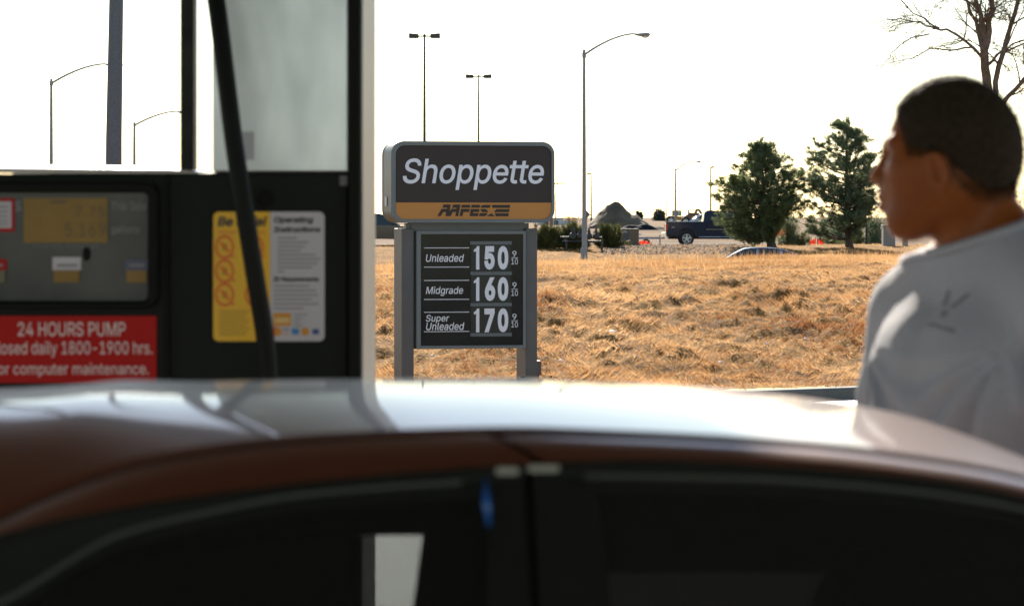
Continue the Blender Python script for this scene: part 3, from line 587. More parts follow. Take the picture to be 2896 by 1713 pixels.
def make_car():
    YC = 3.52; root = thing('sedan_car', 'russet red sedan in the foreground, its glossy roof reflecting the pump', 'car', (0, YC, 0), k=1)
    def w_(pts, Y): return [((px-CX)*Y/F2, EYE-(py-HY)*Y/F2) for px, py in pts]
    seam = [(-1.12,.95),(-.86,1.10),(-.66,1.213)]+w_([(30,1445),(87,1417),(404,1304),(809,1241),(1150,1219),(1450,1211),(1744,1220),(2274,1250),(2582,1286),(2880,1338)], 3.05)+[(.63,1.275),(.82,1.19),(1.02,1.09),(1.3,.97)]
    low = [(-1.05,.95),(-.83,1.075),(-.66,1.17)]+w_([(0,1512),(578,1397),(867,1362),(1387,1317),(1843,1299),(2274,1321),(2706,1364),(2896,1407)], 3.005)+[(.62,1.248),(.78,1.175),(.96,1.08),(1.16,.97)]
    lin = [(-1.02,.945),(-.81,1.055),(-.66,1.145)]+w_([(0,1703),(347,1507),(578,1449),(867,1397),(1330,1362),(1658,1346),(2090,1353),(2459,1377),(2896,1440)], 2.99)+[(.62,1.225),(.77,1.155),(.94,1.06),(1.12,.965)]
    xs = np.linspace(-1.0, 1.12, 107); zs = pchip(seam, xs); zl = pchip(low, xs); zt = pchip(lin, xs)
    VS = lambda x: .47-.03*np.clip((np.abs(x)-.35)/.8, 0, 1)**2
    fsg = lambda x: pchip(seam, [x])[0]
    cr = [(-.75,.215),(-.66,.163),(-.458,.084),(-.35,.044),(-.2,.024),(0,.014),(.2,.007),(.4,.004),(.7,.006),(.95,.05)]
    fcr = lambda x: pchip(cr, [np.clip(x, -.75, .95)])[0]
    def X0(t): return -.50-.19*(1-t*t)
    def X1(t): return .74+.14*(1-t*t)
    def top(x, t): return (x, t*VS(x), fsg(x)+fcr(x)*(1-abs(t)**(2.3+1.8*float(np.clip(-(x+.15)/.3,0,1))))-(.004 if abs(t) > .995 else 0))
    ts = np.concatenate([[-1,-.985], np.linspace(-.96,.96,33), [.985,1]])
    m = MB(); m.grid([[top(X0(t)+(X1(t)-X0(t))*u, t) for t in ts] for u in np.linspace(0,1,61)], flip=True); m.build('roof', M_paint, root, smooth=180)
    # windscreen and rear window
    m = MB(); G = []
    for u in np.linspace(0,1,9):
        G.append([tuple(np.array(top(X0(t), t))*(1-u)+np.array((-1.12-.22*(1-t*t), t*.64, .945))*u+np.array((0,0,.03*math.sin(math.pi*u)))) for t in np.linspace(-1,1,25)])
    m.grid(G); m.build('windscreen', M_glass, root, smooth=180)
    m = MB(); m.tube([top(X0(t)-.004, t) for t in np.linspace(-1,1,31)], .008, 6); m.build('windscreen_seal', M_trim, root, smooth=180)
    m = MB(); G = []
    for u in np.linspace(0,1,9):
        G.append([tuple(np.array(top(X1(t), t))*(1-u)+np.array((1.30+.15*(1-t*t), t*.60, .975))*u+np.array((0,0,.03*math.sin(math.pi*u)))) for t in np.linspace(-1,1,25)])
    m.grid(G, flip=True); m.build('rear_window', M_glass, root, smooth=180)
    # cant rail / upper door frames on both sides: a front and a rear door, split at the B pillar
    split = .016
    for sgn in (-1, 1):
        for x0, x1 in ((-1.0, split-.004), (split+.004, 1.12)):
            sel = np.linspace(x0, x1, 70); a = pchip(seam, sel); b = pchip(low, sel); c = pchip(lin, sel); G = []
            for k, x in enumerate(sel):
                v = VS(x); row = []
                for u in np.linspace(0,1,9):
                    vv = v+.003+.054*u+.002*math.sin(math.pi*u); row.append((x+.05*(u-.75)*max(0, 1-abs(x-split)/.12), sgn*vv, a[k]-.005+(b[k]-a[k]+.005)*u+.0035*math.sin(math.pi*u)))
                G.append(row)
            m = MB(); m.grid(G, flip=(sgn < 0)); door = m.build('door_frame', M_paint, root, smooth=180)
            G = [[(x, sgn*(VS(x)+.057), b[k]+.001), (x, sgn*(VS(x)+.060), b[k]-.002), (x, sgn*(VS(x)+.059), (b[k]*.6+c[k]*.4)), (x, sgn*(VS(x)+.061), c[k]+.002), (x, sgn*(VS(x)+.060), c[k]-.004), (x, sgn*(VS(x)+.052), c[k]-.010), (x, sgn*(VS(x)+.052), c[k]-.032)] for k, x in enumerate(sel)]
            m = MB(); m.grid(G, flip=(sgn < 0)); m.build('window_seal', M_trim, door, smooth=50)
            q = [(x, sgn*(VS(x)+.0615), c[k]) for k, x in enumerate(sel) if abs(x-split) > .05]
            m = MB(); m.tube(q, .0027, 6); m.build('trim_line', M_bright, door, smooth=180)
    m = MB(); m.tube([(x, -(VS(x)+.0005), z-.004) for x, z in zip(xs, zs)], .0014, 5); m.tube([(x, (VS(x)+.0005), z-.004) for x, z in zip(xs, zs)], .0014, 5); m.build('roof_seam', M_gap, root)
    # B pillars, glass, belts
    fl = lambda x: pchip(lin, [x])[0]
    for sgn in (-1, 1):
        zt0 = fl(split)
        m = MB(); m.grid([[(split-.036-(.012)*u, sgn*(.525+.18*u), zt0-.003-(zt0-.93)*u), (split-.004+.022*u, sgn*(.531+.18*u), zt0-.003-(zt0-.93)*u)] for u in np.linspace(0,1,6)], flip=(sgn > 0)); m.grid([[(split+.003+.022*u, sgn*(.531+.18*u), zt0-.003-(zt0-.93)*u), (split+.062+.05*u, sgn*(.525+.18*u), zt0-.003-(zt0-.93)*u)] for u in np.linspace(0,1,6)], flip=(sgn > 0)); m.build('pillar', M_trim, root)
        for x0, x1, lean in ((-.95, split-.036, -.012), (split+.062, 1.05, .05)):
            sel = np.linspace(x0, x1, 40); c = pchip(lin, sel); G = []
            for u in np.linspace(0,1,8):
                row = []
                for k, x in enumerate(sel):
                    z0 = c[k]-.012; f = (k/39 if lean < 0 else 1-k/39); row.append((x+lean*u*f, sgn*(VS(x)+.051+(.71-VS(x)-.051)*(z0-(z0+(min(.94,z0-.002)-z0)*u))/max(z0-.94+.0001,.4)), z0+(min(.94, z0-.002)-z0)*u))
                G.append(row)
            m = MB(); m.grid(G, flip=(sgn > 0)); m.build('side_window', (M_glass if x0 < 0 else M_glassr) if sgn < 0 else (M_glassd if x0 < 0 else M_glasst), root, smooth=180)
    # highlights beside the B pillar, cream and blue, painted as small solid parts
    yv = -(VS(split)+.0625)
    m = MB()
    for px0, px1, py0, py1 in ((1402,1468,1321,1341),(1492,1582,1315,1334)):
        a = P2(px0, py0, YC+yv); b = P2(px1, py1, YC+yv); m.prism(rrect(a.x, b.x, b.z, a.z, .003), yv-.001, yv+.003)
    m.build('trim_end_highlight', M_cream, root)
    a = P2(1370, 1358, 2.985); b = P2(1383, 1485, 2.97); m = MB(); m.tube([(a.x+.001, a.y-YC, a.z), ((a.x+b.x)/2, -.552, (a.z+b.z)/2), (b.x, b.y-YC, b.z)], [.0015,.0042,.002], 8); m.build('glass_edge_glint', M_blue, root, smooth=180)
    # lower body
    st = [(-2.22,.55,.35,.55,.60),(-2.15,.64,.26,.62,.68),(-1.9,.71,.22,.74,.80),(-1.35,.74,.20,.84,.90),(-1.05,.75,.20,.90,.955),(0,.76,.20,.925,.925),(1.1,.76,.20,.945,.95),(1.35,.75,.20,.95,.985),(1.9,.73,.22,.93,.96),(2.2,.74,.28,.86,.90),(2.28,.62,.36,.62,.70)]
    def ringpts(s, lo=False):
        x, w, zb, zbelt, zt_ = s; return [(x,-w*.92,zb),(x,-w,zb+.16),(x,-w*1.01,(zb+zbelt)/2),(x,-w*.99,zbelt-.08),(x,-w*.945,zbelt)]
    ss = []
    for k in range(len(st)-1):
        for u in np.linspace(0,1,5)[:-1]: ss.append(tuple(np.array(st[k])*(1-u)+np.array(st[k+1])*u))
    ss.append(st[-1]); m = MB(); m.grid([ringpts(s) for s in ss]); m.grid([[(x,-y,z) for x,y,z in ringpts(s)] for s in ss], flip=True)
    m.build('body_side', M_paint, root, smooth=50)
    for nm, rng in (('bonnet', (0,17)), ('boot_lid', (28,len(ss)))):
        m = MB(); m.grid([[(s[0], t*s[1]*.945, s[3]+(s[4]-s[3]+.04)*(1-t*t)) for t in np.linspace(-1,1,15)] for s in ss[rng[0]:rng[1]]], flip=True); m.build(nm, M_paint, root, smooth=180)
    for s in (ss[0], ss[-1]):
        r_ = ringpts(s); m = MB(); m.grid([[(p[0]+(.04 if s is ss[-1] else -.04)*(1-(p[1]/.75)**2)*(k != 2), p[1]*u/1.0, p[2]) for u in np.linspace(-1,1,9)] for p in r_ for k in (1,)]); m.build('bumper', M_paint, root, smooth=60)
    m = MB(); m.bx(-2.1, 2.15, -.68, .68, .18, .24); m.build('floor_pan', M_trim, root)
    for sgn in (-1, 1):
        m = MB(); m.prism(rrect(-2.16, -1.92, .58, .72, .04), sgn*.62, sgn*.80); m.build('headlight', mat('lamp_glass', (.6,.6,.6), .1), root, bevel=.01)
        for x in (-1.35, 1.32):
            m = MB(); m.wheel((x, sgn*.69, .31), [(.0,-.09),(.20,-.095),(.29,-.10),(.31,-.07),(.31,.07),(.29,.10),(.20,.095),(0,.09)]); wh = m.build('wheel', M_tyre, root, smooth=40)
            m = MB(); m.wheel((x, sgn*.69, .31), [(.0,sgn*.097),(.06,sgn*.105),(.10,sgn*.098),(.19,sgn*.104),(.205,sgn*.094)]); m.build('rim', M_rim, wh, smooth=40)
            m = MB(); m.wheel((x, sgn*.74, .31), [(.33,-.03),(.36,.012),(.385,.0)]); m.build('wheel_arch', M_trim, root, smooth=60)
    # interior
    m = MB(); m.grid([[(x, t*(VS(x)-.01), pchip(seam,[x])[0]-.03+(fcr(x)*.8)*(1-t*t)) for t in np.linspace(-1,1,13)] for x in np.linspace(-.50,.74,30)]); m.build('headliner', M_liner, root, smooth=180)
    for x0, x1, zz in ((-.95,.10,1.176),(.11,1.0,1.13)):
        q = np.linspace(x0, x1, 24); zt_ = pchip(lin, q); m = MB(); m.grid([[(x, .515, zt_[k]), (x, .535, min(zz+.004*math.sin(k), zt_[k]-.03)), (x, .493, min(zz, zt_[k]-.03)), (x, .48, zt_[k]-.005)] for k, x in enumerate(q)]); m.build('grab_rail_panel', M_liner, root, smooth=50)
    # far side B pillar with belt
    m = MB(); m.grid([[(x+.0+d*u, .50+.12*u, 1.30-.36*u) for x, d in ((-.095,-.05),(.10,.03))] for u in np.linspace(0,1,6)]); m.grid([[(x+d*u, .515+.12*u, 1.30-.36*u) for x, d in ((-.095,-.05),(.10,.03))] for u in np.linspace(0,1,6)], flip=True); m.build('far_pillar_trim', M_liner, root)
    for x, tall in ((-.20,1.0),(.42,1.0)):
        for yv in (-.32, .32):
            m = MB()
            prof = [(x+.50,.42),(x+.02,.40),(x+.00,.52),(x+.44,.54),(x+.62,.96),(x+.70,.97),(x+.80,.90),(x+.64,.46)] if x < 0 else [(x+.36,.42),(x-.1,.40),(x-.1,.52),(x+.26,.56),(x+.42,.98),(x+.50,.99),(x+.56,.90),(x+.46,.46)]
            m.prism(prof, yv-.22, yv+.22); s_ = m.build('seat', M_seat, root, bevel=.03)
            m = MB(); hx = x+.70 if x < 0 else x+.46
            m.prism([(hx-.12,.985),(hx+.10,.985),(hx+.105,1.10),(hx+.05,1.165),(hx-.10,1.16),(hx-.13,1.10)], yv-.13, yv+.13); m.build('headrest', M_seat, s_, bevel=.025)
    m = MB(); m.bx(-1.3, -.78, -.74, .74, .60, .93); m.build('dashboard', M_liner, root, bevel=.05)
    # door mirror at the front corner
    m = MB(); m.ell((-.80,-.91,.99), (.07,.10,.06), 16, 10); m.bar((-.84,-.80,.95),(-.80,-.90,.97), .05,.03); m.build('door_mirror', M_paint, root, smooth=180)
    return root
make_car()
# ------------------------------------------------------------------ the man behind the car
def surf_nets(fn, lo, hi, h):
    n = np.ceil((np.array(hi)-np.array(lo))/h).astype(int)+1
    ax = [lo[k]+h*np.arange(n[k]) for k in range(3)]
    D = np.empty(n, np.float32); step = 24
    for k0 in range(0, n[2], step):
        g = np.meshgrid(ax[0], ax[1], ax[2][k0:k0+step], indexing='ij'); D[:,:,k0:k0+step] = fn(*[a.astype(np.float32) for a in g])
    ins = D < 0; c = [n[0]-1, n[1]-1, n[2]-1]; acc = np.zeros((*c, 3), np.float32); cnt = np.zeros(c, np.float32)
    off = [(0,0,0),(1,0,0),(0,1,0),(1,1,0),(0,0,1),(1,0,1),(0,1,1),(1,1,1)]
    sl = lambda o: (slice(o[0],o[0]+c[0]), slice(o[1],o[1]+c[1]), slice(o[2],o[2]+c[2]))
    for a in range(8):
        for b in range(a+1, 8):
            d = np.array(off[b])-np.array(off[a])
            if np.abs(d).sum() != 1: continue
            da, db = D[sl(off[a])], D[sl(off[b])]; x = (da < 0) != (db < 0)
            t = np.where(x, da/np.where(x, da-db, 1), 0); cnt += x
            for k in range(3): acc[...,k] += np.where(x, off[a][k]+t*d[k], 0)
    act = cnt > 0; idx = -np.ones(c, np.int64); idx[act] = np.arange(act.sum()); ijk = np.argwhere(act)
    V = (ijk+acc[act]/cnt[act][:,None])*h+np.array(lo); Fq = []
    for ax_ in range(3):
        b_, c_ = [(1,2),(2,0),(0,1)][ax_]; o = [0,0,0]; o[ax_] = 1
        A = ins[:-1 if ax_==0 else None, :-1 if ax_==1 else None, :-1 if ax_==2 else None]
        B = ins[1 if ax_==0 else 0:, 1 if ax_==1 else 0:, 1 if ax_==2 else 0:]
        e = np.argwhere(A != B); ok = (e[:,b_] > 0)&(e[:,c_] > 0)&(e[:,b_] < c[b_])&(e[:,c_] < c[c_]); e = e[ok]; sg = A[tuple(e.T)]
        def ix(db, dc):
            q = e.copy(); q[:,b_] += db; q[:,c_] += dc; return idx[tuple(q.T)]
        q = np.stack([ix(-1,-1), ix(0,-1), ix(0,0), ix(-1,0)], 1); q[~sg] = q[~sg][:,::-1]; Fq.append(q)
    Fq = np.concatenate(Fq); Fq = Fq[(Fq >= 0).all(1)]
    return V, Fq
def s_ell(x,y,z,c,r):
    r = np.array(r, np.float32); X,Y,Z = (x-c[0])/r[0],(y-c[1])/r[1],(z-c[2])/r[2]; k0 = np.sqrt(X*X+Y*Y+Z*Z); k1 = np.sqrt((X/r[0])**2+(Y/r[1])**2+(Z/r[2])**2)+1e-9; return k0*(k0-1)/k1
def s_cap(x,y,z,a,b,ra,rb):
    a = np.array(a, float); d = np.array(b, float)-a; t = np.clip(((x-a[0])*d[0]+(y-a[1])*d[1]+(z-a[2])*d[2])/max(d@d,1e-9),0,1)
    return np.sqrt((x-a[0]-t*d[0])**2+(y-a[1]-t*d[1])**2+(z-a[2]-t*d[2])**2)-(ra+(rb-ra)*t)
def smin(a, b, k):
    h = np.maximum(k-np.abs(a-b), 0)/k; return np.minimum(a, b)-h*h*k*.25
def smax(a, b, k): return -smin(-a, -b, k)
HT, TT = R(-16), R(25)            # head turned away from us, chest turned towards us (both from facing -x)
def hrot(x,y): return x*math.cos(HT)-y*math.sin(HT)*-1*-1, y*math.cos(HT)+x*math.sin(HT)
def to_head(x,y,z):               # body frame (origin at head centre) -> head frame
    c, s = math.cos(-HT), math.sin(-HT); return x*c-y*s, x*s+y*c, z
NB = (.054, .0, -.15)             # neck base
def to_torso(x,y,z):
    c, s = math.cos(-TT), math.sin(-TT); x = x-NB[0]; y = y-NB[1]; return x*c-y*s, x*s+y*c, z-NB[2]
def d_skull(X,Y,Z):
    d = s_ell(X,Y,Z,(.0,0,.012),(.095,.075,.101)); d = smin(d, s_ell(X,Y,Z,(.022,0,.0),(.071,.070,.080)), .03)
    return d
def d_head(X,Y,Z):
    A = np.abs(Y)
    d = d_skull(X,Y,Z); Z = Z-.007
    d = smin(d, s_ell(X,A,Z,(-.052,.0,-.05),(.046,.058,.078)), .03)             # face block
    d = smin(d, s_cap(X,A,Z,(-.076,.0,-.108),(-.07,.018,-.108),.020,.018), .02)   # chin
    d = smin(d, s_cap(X,A,Z,(-.06,.033,-.103),(.002,.053,-.064),.017,.016), .05)  # jaw line
    d = smin(d, s_ell(X,A,Z,(-.052,.046,-.034),(.026,.018,.018)), .04)           # cheekbone
    d = smin(d, s_cap(X,A,Z,(-.094,.006,.006),(-.080,.042,.010),.010,.010), .012) # brow
    d = smax(d, -s_ell(X,A,Z,(-.100,.033,-.012),(.016,.019,.011)), .014)          # eye hollow
    d = smin(d, s_ell(X,A,Z,(-.079,.033,-.013),(.0125,.0145,.0125)), .003)        # lid over the eyeball
    d = smin(d, s_cap(X,A,Z,(-.094,0,-.004),(-.112,0,-.040),.007,.012), .012)     # nose
    d = smin(d, s_ell(X,A,Z,(-.100,.012,-.044),(.012,.008,.008)), .006)           # nostril wings
    d = smin(d, s_ell(X,A,Z,(-.092,0,-.068),(.014,.026,.022)), .02)               # muzzle
    d = smin(d, s_ell(X,A,Z,(-.105,0,-.070),(.008,.022,.0075)), .005)             # upper lip
    d = smin(d, s_ell(X,A,Z,(-.103,0,-.085),(.009,.020,.0085)), .005)             # lower lip
    d = smax(d, -s_cap(X,A,Z,(-.114,0,-.0772),(-.098,.026,-.0772),.0016,.0016), .004)
    Xe, Ze = (X*.97+Z*.24+.016)*1.28, (Z*.97-X*.24+.029)*1.28; Ae = A-.073-np.clip(Xe+.014,-.02,.04)*.42     # ear plane, flaring out behind
    ear = s_ell(Xe,Ae,Ze,(0,0,0),(.0185,.0055,.034)); q = np.sqrt((Xe/.0175)**2+(Ze/.0325)**2)+1e-6
    helix = np.sqrt(((q-.90)*.021)**2+(Ae-.005)**2)-.0046+.02*np.clip(-Xe-.004,0,1)*(Ze < .012); ear = smin(ear, helix, .004)
    ear = smin(ear, s_ell(Xe,Ae,Ze,(-.003,.003,-.032),(.009,.006,.009)), .005); ear = smin(ear, s_ell(Xe,Ae,Ze,(.004,.004,.0),(.004,.005,.019)), .004)
    ear = smax(ear, -s_ell(Xe,Ae,Ze,(-.005,.005,-.005),(.0075,.009,.011)), .003); ear = smin(ear, s_ell(Xe,Ae,Ze,(-.0145,.002,-.004),(.005,.006,.007)), .004); return smin(d, ear, .005)
def hand(x,y,z,w,dr,sd):          # wrist point, pointing direction, thumb side
    w = np.array(w); dr = np.array(dr)/np.linalg.norm(dr); sd = np.array(sd, float); sd -= dr*(sd@dr); sd /= np.linalg.norm(sd); nn = np.cross(dr, sd)
    d = s_cap(x,y,z,w,w+dr*.03,.025,.026)
    for k, L_ in zip((-1.5,-.5,.5,1.5),(.066,.078,.083,.073)):
        b = w+sd*k*.019+dr*.085; d = smin(d, s_cap(x,y,z,w+sd*k*.011+dr*.02,b,.014,.0115), .012)
        m1 = b+dr*L_*.45+nn*.010; m2 = m1+dr*L_*.3+nn*.022; e = m2+dr*L_*.15+nn*.022
        d = np.minimum(d, s_cap(x,y,z,b,m1,.0100,.0092)); d = np.minimum(d, s_cap(x,y,z,m1,m2,.0092,.0085)); d = np.minimum(d, s_cap(x,y,z,m2,e,.0085,.0072))
    t0 = w+sd*.018+dr*.025; t1 = t0+sd*.034+dr*.030+nn*.006; t2 = t1+sd*.010+dr*.030+nn*.012; t3 = t2+dr*.022+nn*.008
    d = smin(d, s_cap(x,y,z,t0,t1,.015,.0115), .01); d = np.minimum(d, s_cap(x,y,z,t1,t2,.0112,.0098)); return np.minimum(d, s_cap(x,y,z,t2,t3,.0098,.0082))
def d_trunk(X,Y,Z, arms=True):
    A = np.abs(Y)
    d = s_ell(X,A,Z,(-.006,0,-.285),(.126,.182,.235)); d = smin(d, s_ell(X,A,Z,(-.055,.080,-.175),(.058,.095,.085)), .075)
    d = smin(d, s_cap(X,A,Z,(.0,.08,-.045),(.004,.192,-.080),.058,.060), .05)
    d = smin(d, s_cap(X,A,Z,(.012,.03,.035),(.008,.14,-.035),.042,.036), .05)
    d = smin(d, s_ell(X,A,Z,(.0,0,-.44),(.112,.158,.2)), .06); d = smin(d, s_ell(X,A,Z,(.012,0,-.62),(.125,.172,.13)), .06)
    d = smin(d, s_cap(X,A,Z,(.004,.225,-.100),(.02,.268,-.22),.058,.055), .03)
    return smin(d, s_cap(X,A,Z,(.02,.268,-.22),(.03,.290,-.38),.053,.043), .02)
def d_body(x,y,z):
    d = d_head(*to_head(x,y,z))
    d = smin(d, s_cap(x,y,z,(.030,0,-.060),(.042,0,-.19),.055,.059), .03)
    X,Y,Z = to_torso(x,y,z); A = np.abs(Y)
    t = d_trunk(X,Y,Z)+.016*np.clip((-Z-.0)/.08,0,1)*np.clip((Z+.36)/.03,0,1)+.02*(Z < -.36)*(A < .2); t = smin(t, s_cap(X,A,Z,(.03,.290,-.38),(-.02,.300,-.49),.043,.045), .02); t = smin(t, s_cap(X,A,Z,(-.02,.300,-.49),(-.06,.300,-.63),.043,.027), .02)
    t = smin(t, hand(X,A,Z,(-.06,.300,-.64),(-.25,0,-1),(-1,-.3,0)), .01)
    leg = s_cap(X,A,Z,(.015,.09,-.66),(.005,.10,-1.06),.088,.056); leg = smin(leg, s_cap(X,A,Z,(.005,.10,-1.06),(.03,.105,-1.44),.055,.038), .03)
    leg = smin(leg, s_ell(X,A,Z,(.03,.10,-1.18),(.055,.05,.12)), .04); leg = smin(leg, s_cap(X,A,Z,(.03,.105,-1.47),(-.13,.12,-1.488),.036,.026), .03)
    return smin(smin(d, t, .03), leg, .05)
HLX, HLZ = [-.12,-.085,-.07,-.063,-.055,-.03,-.012,.002,.010,.03,.052,.075,.1,.13], [.078,.062,.045,.025,.004,.002,.004,.002,-.018,-.040,-.052,-.054,-.040,-.034]      # hairline in the head's side view
def make_person():
    Y0 = 3.6; hc = P(2693, 437, Y0)
    root = thing('person', 'man in a grey t-shirt with close-cropped black hair looking left beyond the car', 'person', (hc.x, Y0, 0)); hz = hc.z
    M_skin = bpy.data.materials.new('skin_brown'); M_skin.use_nodes = True; b = M_skin.node_tree.nodes['Principled BSDF']; nt = M_skin.node_tree
    b.inputs['Base Color'].default_value = (.30,.085,.016,1); b.inputs['Roughness'].default_value = .48; b.inputs['Specular IOR Level'].default_value = .3; b.inputs['Subsurface Weight'].default_value = .25; b.inputs['Subsurface Radius'].default_value = (1,.35,.2); b.inputs['Subsurface Scale'].default_value = .006
    n = nt.nodes.new('ShaderNodeTexNoise'); n.inputs['Scale'].default_value = 14; n.inputs['Detail'].default_value = 6; tc = nt.nodes.new('ShaderNodeTexCoord'); nt.links.new(tc.outputs['Object'], n.inputs['Vector']); r = nt.nodes.new('ShaderNodeValToRGB')
    r.color_ramp.elements[0].position = .35; r.color_ramp.elements[1].position = .65; r.color_ramp.elements[0].color = (.28,.076,.014,1); r.color_ramp.elements[1].color = (.34,.098,.020,1); nt.links.new(n.outputs[0], r.inputs[0]); nt.links.new(r.outputs[0], b.inputs['Base Color'])
    V, Fc = surf_nets(lambda x,y,z: smax(d_body(x,y,z), -(z+.185), .004), (-.16,-.17,-.20), (.20,.17,.14), .0034)
    V2, F2_ = surf_nets(lambda x,y,z: smax(d_body(x,y,z)+.003, z+.165, .004), (-.42,-.44,-1.53), (.50,.46,-.14), .0062); Fc = np.concatenate([Fc, F2_+len(V)]); V = np.concatenate([V, V2]); V[:,2] += hz
    np_mesh('body', V, Fc, 4, M_skin, parent=root, smooth=True)
    VB, FB = V.copy(), Fc.copy()
    # hair: cropped shell over the skull, with its own hairline
    M_hair = mat('black_hair', (.058,.039,.022), .8, var=.45, scale=160, bump=.7, bscale=320, spec=.25)
    def d_hair(x,y,z):
        X,Y,Z = to_head(x,y,z); A = np.abs(Y); d = smin(d_skull(X,Y,Z), s_cap(x,y,z,(.030,0,-.060),(.042,0,-.19),.055,.059), .03)-.0050-.0012*fbm3(X,Y,Z)
        line = np.interp(X, HLX, HLZ)
        return smax(d, (line-Z)*.45+.0012*fbm3(X*.5,Y*.5,Z*.5), .008)
    def fbm3(X,Y,Z): return np.sin(X*210+2*np.sin(Z*150))*np.sin(Y*230+1.3*np.sin(X*140))*np.sin(Z*190)
    V, Fc = surf_nets(d_hair, (-.13,-.12,-.14), (.15,.12,.14), .004); V[:,2] += hz; hair = np_mesh('hair', V, Fc, 4, M_hair, parent=root, smooth=True)
    i = RNG.integers(0, len(Fc), 16000); pc = V[Fc[i]].mean(1)+RNG.normal(size=(16000,3))*.0015; nn = unit(np.cross(V[Fc[i,2]]-V[Fc[i,0]], V[Fc[i,3]]-V[Fc[i,1]])); cen = np.array([.01,0,hz]); nn *= np.sign(((pc-cen)*nn).sum(1, keepdims=True))
    blades('hair_fuzz', pc-nn*.001, nn+RNG.normal(size=nn.shape)*.45, .0028+.002*RNG.random(16000), .0011, M_hair, hair)
    # stubble fading out below the hairline
    cb = VB[FB].mean(1); hx, hy, hzz = to_head(cb[:,0], cb[:,1], cb[:,2]-hz); ln = np.interp(hx, HLX, HLZ); below = ln-hzz; pr = np.clip(1-below/.024, 0, 1)*(below > -.004)*(hx > -.075)*(hzz > -.10)*(np.abs(hy) < .085)*np.where(hx < -.02, (below < .008), 1)*(np.hypot(hx+.016, hzz+.024) > .026)
    k = np.where(pr > 0)[0]; i = RNG.choice(k, 9000, p=pr[k]/pr[k].sum()); pc = VB[FB[i]].mean(1)+RNG.normal(size=(9000,3))*.0012; nn = unit(np.cross(VB[FB[i,2]]-VB[FB[i,0]], VB[FB[i,3]]-VB[FB[i,1]])); nn *= np.sign(((pc-cen)*nn).sum(1, keepdims=True))
    blades('hair_fade', pc, nn+RNG.normal(size=nn.shape)*.8+np.array([.3,0,-.5]), .0025+.0015*RNG.random(9000), .0010, M_hair, hair)
    # eyes
    M_eye = mat('eye_white', (.6,.58,.55), .2); 
    for sy in (-1, 1):
        c, s = math.cos(HT), math.sin(HT); ex, ey = -.0815, sy*.033; m = MB(); m.ell((ex*c-ey*s, ex*s+ey*c, hz-.013), (.0115,.0118,.0075), 14, 10); e = m.build('eye', M_eye, root, smooth=180)
    # t-shirt: the trunk grown outward, with draped folds
    M_shirt = mat('grey_jersey', (.48,.49,.54), .9, var=.07, scale=220, bump=.25, bscale=500)
    def fold(X,Y,Z):
        # creases fan from the armpits down across the chest, plus loose belly folds
        out = 0
        for sg in (-1, 1):
            ax, az = sg*Y-.175, Z+.13; ang = np.arctan2(az, ax); rr = np.sqrt(ax*ax+az*az)
            out = out+np.sin(ang*15+7*rr+1.2*np.sin(X*9+sg))*np.exp(-((rr-.14)/.11)**2)*.0115*np.clip(1-np.abs(ang+1.95)/1.19,0,1)*1.3
        out = out+np.sin(Z*46+Y*34+1.5*np.sin(Y*21+X*13))*.0038*np.clip((-Z-.12)/.12,0,1)
        out = out+np.sin(Y*48-Z*30+2*np.sin(Z*11+1))*.0022*np.exp(-((Z+.13)/.10)**2)
        out = out+.016*np.exp(-((np.abs(Y)-.198+.10*(Z+.2))/.011)**2)*np.clip((-Z-.09)/.08,0,1)*np.clip((.06-X)/.04,0,1)
        return out+np.sin(Z*20-Y*17+2*np.sin(Y*8))*.006*np.clip((-Z-.05)/.2,0,1)
    def d_shirt(x,y,z):
        X,Y,Z = to_torso(x,y,z); A = np.abs(Y); t = d_trunk(X,Y,Z); t = smin(t, s_ell(X,A,Z,(.01,0,-.33),(.118,.168,.22)), .05)
        nk = s_cap(x,y,z,(.030,0,-.060),(.042,0,-.19),.055,.059); t = smin(t, nk, .03); d = t-.010+fold(X,Y,Z)
        # neckline plane, cuffs, hem
        d = smax(d, (z+.128)+(.036-x)*.30*0-(x-.0)*.36+np.abs(y)*.02, .006)
        d = smax(d, (X*.10+A*.25-Z*.97)-.405, .006); return smax(d, -(Z+.68)+0.01*np.sin(Y*30), .008)
    V, Fc = surf_nets(d_shirt, (-.36,-.36,-.88), (.46,.38,.0), .0056); V[:,2] += hz
    sh = np_mesh('t_shirt', V, Fc, 4, M_shirt, parent=root, smooth=True)
    # ribbed collar band
    m = MB(); q = []
    for a in np.linspace(0, 2*math.pi, 41):
        u = np.array([math.cos(a), math.sin(a)]); lo, hi = .03, .16
        f = lambda r_: .0
        for _ in range(22):
            r_ = (lo+hi)/2; xx, yy = .038+u[0]*r_, u[1]*r_; zz = -.136+xx*.36-abs(yy)*.02
            if d_shirt_free(xx, yy, zz) < 0: lo = r_
            else: hi = r_
        q.append((.038+u[0]*(lo+.001), u[1]*(lo+.001), zz+hz))
    m.tube(q, .0075, 8, cap=False); m.build('collar', mat('grey_rib', (.45,.46,.51), .9, var=.05, scale=100), sh, smooth=180)
    # printed wing emblem on the left chest, laid on the cloth
    M_em = mat('emblem_print', (.27,.265,.27), .9)
    from mathutils.bvhtree import BVHTree
    bvh = BVHTree.FromPolygons([tuple(v) for v in V], [tuple(f) for f in Fc])
    eye = Vector((-hc.x, -Y0*K, EYE)); ex = lambda u: 2600+u*296/1373; ey = lambda v: 780+v*320/1484
    polys = [[(380,165),(412,180),(395,270),(372,330),(362,395),(300,385),(320,330),(345,240)], [(640,215),(658,250),(560,340),(470,410),(420,428),(405,385),(470,350),(560,275)],
             [(300,460),(345,445),(385,465),(345,520),(290,550),(270,520)], [(80,620),(200,615),(330,665),(470,690),(465,745),(400,735),(290,700),(180,660),(85,640)]]
